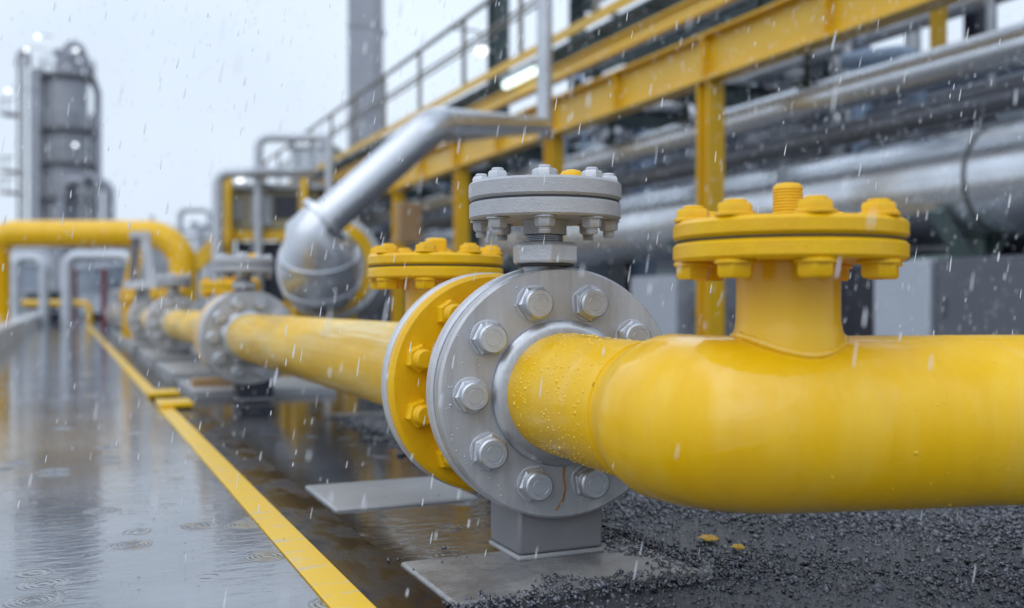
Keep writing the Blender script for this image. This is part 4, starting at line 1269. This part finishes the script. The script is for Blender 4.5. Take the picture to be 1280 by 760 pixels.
for (py, px0, px1, y) in ((164, 54, 122, 0), (250, 54, 122, 0), (98, 56, 121, 0), (206, 55, 121, 0)):
    r = (px1 - px0) / 2 / FPX * ZT
    pf = mesh_obj('platform', MB().lathe(disc(.9, r, tz(py) - .06, tz(py) + .06, .01), 32, T(tx(85), y, 0)), M['steel_dark'], tw)
    mesh_obj('guard_rail', MB().lathe(disc(r - .05, r, tz(py) + 1.0, tz(py) + 1.06, .01), 32, T(tx(85), y, 0)).lathe(disc(r - .05, r, tz(py) + .5, tz(py) + .55, .01), 32, T(tx(85), y, 0)), M['grey_steel'], pf)
    for k_ in range(10):
        a = 2 * PI * k_ / 10
        mesh_obj('rail_post', MB().box(tx(85) + (r - .03) * math.cos(a) - .03, tx(85) + (r - .03) * math.cos(a) + .03, y + (r - .03) * math.sin(a) - .03, y + (r - .03) * math.sin(a) + .03, tz(py) + .061, tz(py) + .999), M['grey_steel'], pf)
# ladder tower on the left side
lad = MB()
for px_ in (35, 42):
    lad.box(tx(px_) - .06, tx(px_) + .06, -1.2, -1.08, -.03, tz(72))
zz = .3
while zz < tz(74):
    lad.box(tx(35) + .061, tx(42) - .061, -1.17, -1.11, zz, zz + .07); zz += .45
mesh_obj('ladder', lad, M['steel_dark'], tw)
for py in (148, 218, 244):
    mesh_obj('landing', MB().box(tx(16), tx(34), -1.6, -.6, tz(py) - .06, tz(py) + .06).box(tx(16), tx(17), -1.6, -1.5, tz(py) + .061, tz(py - 16)).box(tx(25), tx(26), -1.6, -1.5, tz(py) + .061, tz(py - 16)).box(tx(15.5), tx(34), -1.65, -1.601, tz(py - 16), tz(py - 18)), M['steel_dark'], tw)
mesh_obj('cage_cap', MB().tube(fillet([(tx(36), -1.3, tz(90)), (tx(36), -1.3, tz(70)), (tx(50), -1.3, tz(70)), (tx(50), -1.3, tz(90))], .4, 6), .13, 12), M['tower_pale'], tw)
for (px_, py, r) in ((74, 62, .28), (90, 66, .22), (98, 78, .2)):
    mesh_obj('top_nozzle', MB().lathe([(0, tz(96)), (r, tz(96)), (r, tz(py + 4)), (r * 1.6, tz(py + 4)), (r * 1.6, tz(py)), (0, tz(py))], 20, T(tx(px_), .2, 0)), M['tower_pale'], tw)
mesh_obj('overhead_pipe', MB().tube(fillet([(tx(82), 0, tz(80)), (tx(82), 0, tz(54)), (tx(96), .4, tz(54)), (tx(111), 1.3, tz(110)), (tx(111), 1.3, tz(330))], .5, 6), .22, 14), M['tower_pale'], tw)
mesh_obj('drop_pipe', MB().tube(fillet([(tx(90), -1.3, 0), (tx(90), -1.3, tz(228)), (tx(148), -1.3, tz(232)), (tx(148), -1.3, 0)], .7, 6), .30, 14), M['tower_pale'], tw)
mesh_obj('drop_pipe', MB().tube(fillet([(tx(120), -1.9, 0), (tx(120), -1.9, tz(224)), (tx(138), -1.9, tz(224)), (tx(138), -1.9, 0)], .6, 6), .2, 14), M['tower'], tw)
for (px_, py) in ((67, 57), (53, 73), (113, 73), (31, 122), (112, 188)):
    mesh_obj('lamp', MB().lathe([(0, -.10), (.09, -.08), (.12, 0), (.08, .08), (0, .10)], 14, T(tx(px_), -2.0, tz(py))), M['lamp'], tw)
    mesh_obj('lamp_arm', MB().bar((tx(px_), -2.0, tz(py) + .125), (tx(px_) + (tx(80) - tx(px_)) * .6, -.9, tz(py) + .3), .06, .06), M['grey_steel'], tw)

stack = thing('exhaust_stack', 'tall square grey stack rising behind the handrails', 'stack', tuple(at(455, 380, 38))[:2] + (0,), -YAW)
mesh_obj('shaft', MB().box(-.62, .42, 0, 1.2, -.03, 19), M['tower_pale'], stack, bevel=.02)
mesh_obj('corner_duct', MB().box(.421, .68, .0, .5, -.03, 19), M['tower'], stack, bevel=.02)
for z in (7.5, 11, 14.5):
    mesh_obj('band', MB().box(-.64, .69, -.02, 1.22, z, z + .12), M['tower'], stack)

pipe_run('white_pipe', [('g', 69, 320, 22), (69, 319.5, 22), 'g'] if False else [('g', 84, 320, 21), (166, 320, 21), 'g'], .125, 'silver_dull', 'pale grey portal pipe under the yellow overhead pipe', R=.25)
pipe_run('white_pipe', [('g', 55, 322, 23), (20, 322, 23), 'g'], .11, 'silver_dull', 'thin grey portal pipe left of the pale portal pipe', R=.25)
pipe_run('low_yellow_pipe', [('g', 20, 379, 26), (112, 379, 26), 'g'], .085, 'yellow_steel', 'thin low yellow pipe across the end of the deck', R=.2)
def tank(px, Z, r, z1, mt, label, z0=-.03):
    p = at(px, 380, Z)
    t_ = thing('storage_tank', label, 'tank', (p.x, p.y, 0))
    mesh_obj('shell', MB().lathe([(0, z0), (r, z0), (r, z1), (r * .96, z1 + .02), (0, z1 + r * .18)], 48), M[mt], t_)
    for f_ in (.33, .66, .97):
        mesh_obj('band', MB().lathe(disc(r - .01, r + .035, z0 + (z1 - z0) * f_ - .05, z0 + (z1 - z0) * f_ + .05, .01), 48), M['grey_steel'], t_)
    mesh_obj('vent', MB().lathe([(0, z1 + r * .1), (.12, z1 + r * .1), (.12, z1 + r * .18 + .3), (.2, z1 + r * .18 + .3), (.2, z1 + r * .18 + .4), (0, z1 + r * .18 + .4)], 16), M['grey_steel'], t_)
tank(22, 45, 1.4, 3.0, 'white', 'white storage tank under the left end of the yellow overhead pipe')
tank(108, 34, .75, 1.75, 'tank_blue', 'blue-grey storage tank inside the pale portal pipe')
tank(140, 36, .8, 1.9, 'tank_blue', 'second blue-grey tank inside the pale portal pipe, right of a red post')
tank(243, 40, .95, 3.2, 'white', 'white tank right of the yellow overhead pipe')
tank(190, 75, 6.0, 5.6, 'tower', 'wide low grey tank on the horizon behind the overhead pipe')
tank(55, 30, .5, .9, 'navy', 'small navy tank at the far end of the deck')
for px_, lab in ((93, 'red post at the left inside the pale portal pipe'), (130, 'red post between the two blue-grey tanks')):
    p = at(px_, 380, 28)
    mb = MB().lathe([(0, -.03), (.16, -.03), (.16, .02), (.075, .03), (.075, 1.35), (.11, 1.36), (.11, 1.46), (0, 1.5)], 16, T(p.x, p.y, 0))
    solo('red_post', mb, M['red'], lab, 'post', 'red posts at the far end of the deck')
module(170, 260, 296, 372, 50, 'tower', 'long grey unit on the far horizon behind the overhead pipe', 4.0)
module(-60, 10, 330, 392, 40, 'cabinet_pale', 'pale unit at the far left edge', 3.0)
module(100, 172, 366, 392, 33, 'cabinet_pale', 'low pale unit in front of the blue-grey tanks', 1.0)

# far skyline
mb = MB()
v_ = []; 
for i in range(60):
    px_ = -700 + i * 48
    h = 264 + 18 * math.sin(i * 1.7) * math.sin(i * .53 + 1)
    h = 380 - (380 - h) * .45
    v_.append((px_, h))
for (a, ha), (b, hb) in zip(v_, v_[1:]):
    p0 = at(a, 380, 220); p1 = at(b, 380, 220); p0b = at(a, 380, 240); p1b = at(b, 380, 240)
    za, zb = CAMZ + (380 - ha) / FPX * 220, CAMZ + (380 - hb) / FPX * 220
    o0 = len(mb.v)
    mb.add([(p0.x, p0.y, -.03), (p1.x, p1.y, -.03), (p1.x, p1.y, zb), (p0.x, p0.y, za), (p0b.x, p0b.y, za), (p1b.x, p1b.y, zb)], [(0, 1, 2, 3), (3, 2, 5, 4)])
struct('hills', mb, mat('far wooded hills', (0.10, 0.12, 0.14), 0.8, var=(.14, .16, .18), var_scale=.1), recalc=False)

# ------------------------------------------------------------------ rain
def rain_drops(n, x0, x1, y0, y1, z0, z1, wmin=.0006, wmax=.0015, lmin=.008, lmax=.042):
    c = np.column_stack([rng.uniform(x0, x1, n), rng.uniform(y0, y1, n), rng.uniform(z0, z1, n)])
    Z = c[:, 0] * SN + c[:, 1] * CS; X = c[:, 0] * CS - c[:, 1] * SN
    c = c[(np.hypot(X, Z) > .72)]
    n = len(c)
    w_ = rng.uniform(wmin, wmax, n); l_ = lmin + (lmax - lmin) * rng.beta(1.0, 2.0, n)
    ring = np.array([(math.cos(a), math.sin(a)) for a in np.arange(6) * PI / 3])
    prof = [(-.5, 0), (-.38, .8), (-.1, 1.0), (.2, .75), (.5, 0)]
    vs = []
    tilt = np.array([CS, -SN, 0]) * 0.16 + np.array([.0, 0, 0])
    tl = tilt[None] * rng.normal(1.0, .16, (n, 1))
    parts = []
    for h, r in prof:
        base = c + np.column_stack([np.zeros(n), np.zeros(n), h * l_]) + tl * (h * l_)[:, None]
        if r == 0:
            parts.append(base[:, None, :])
        else:
            off = np.zeros((n, 6, 3)); off[:, :, :2] = ring[None] * (w_ * r)[:, None, None]
            parts.append(base[:, None, :] + off)
    v = np.concatenate(parts, 1)      # 1+6+6+6+1 = 20
    fs = []
    for k_ in range(6):
        j = (k_ + 1) % 6
        fs.append((0, 1 + j, 1 + k_))
        for q in (1, 7):
            fs.append((q + k_, q + j, q + 6 + j)); fs.append((q + k_, q + 6 + j, q + 6 + k_))
        fs.append((13 + k_, 13 + j, 19))
    f = np.array(fs)[None] + (np.arange(n) * 20)[:, None, None]
    return v.reshape(-1, 3), f.reshape(-1, 3)
v, f = rain_drops(17000, -2.4, 4.6, -.4, 5.2, .02, 3.0)
tag(big_mesh('rain', v, f, M['rain'], True), 'falling rain drops all through the air', 'rain', kind='stuff')

# splashes: small crowns and thrown drops where rain hits the water
n = 210
P = np.column_stack([rng.uniform(-.6, 1.05, n), 1.3 + 5.2 * rng.beta(1.0, 1.8, n)])
P = P[~((P[:, 0] > .40) & (P[:, 0] < .60))]
P = P[~((P[:, 0] > .55) & (P[:, 1] < 2.2))]
pts = []; szs = []
for x, y in P:
    m_ = rng.integers(2, 7); s_ = rng.uniform(.006, .02)
    for _ in range(m_):
        pts.append((x + rng.normal(0, s_), y + rng.normal(0, s_), abs(rng.normal(0, s_ * .8)) + .002)); szs.append(rng.uniform(.0007, .0026))
v, f = stones(np.array(pts), np.array(szs), (1, 1, 1.1), .1)
tag(big_mesh('rain_splashes', v, f, M['bead'], True), 'little splashes of rain on the wet ground', 'rain splashes', kind='stuff')
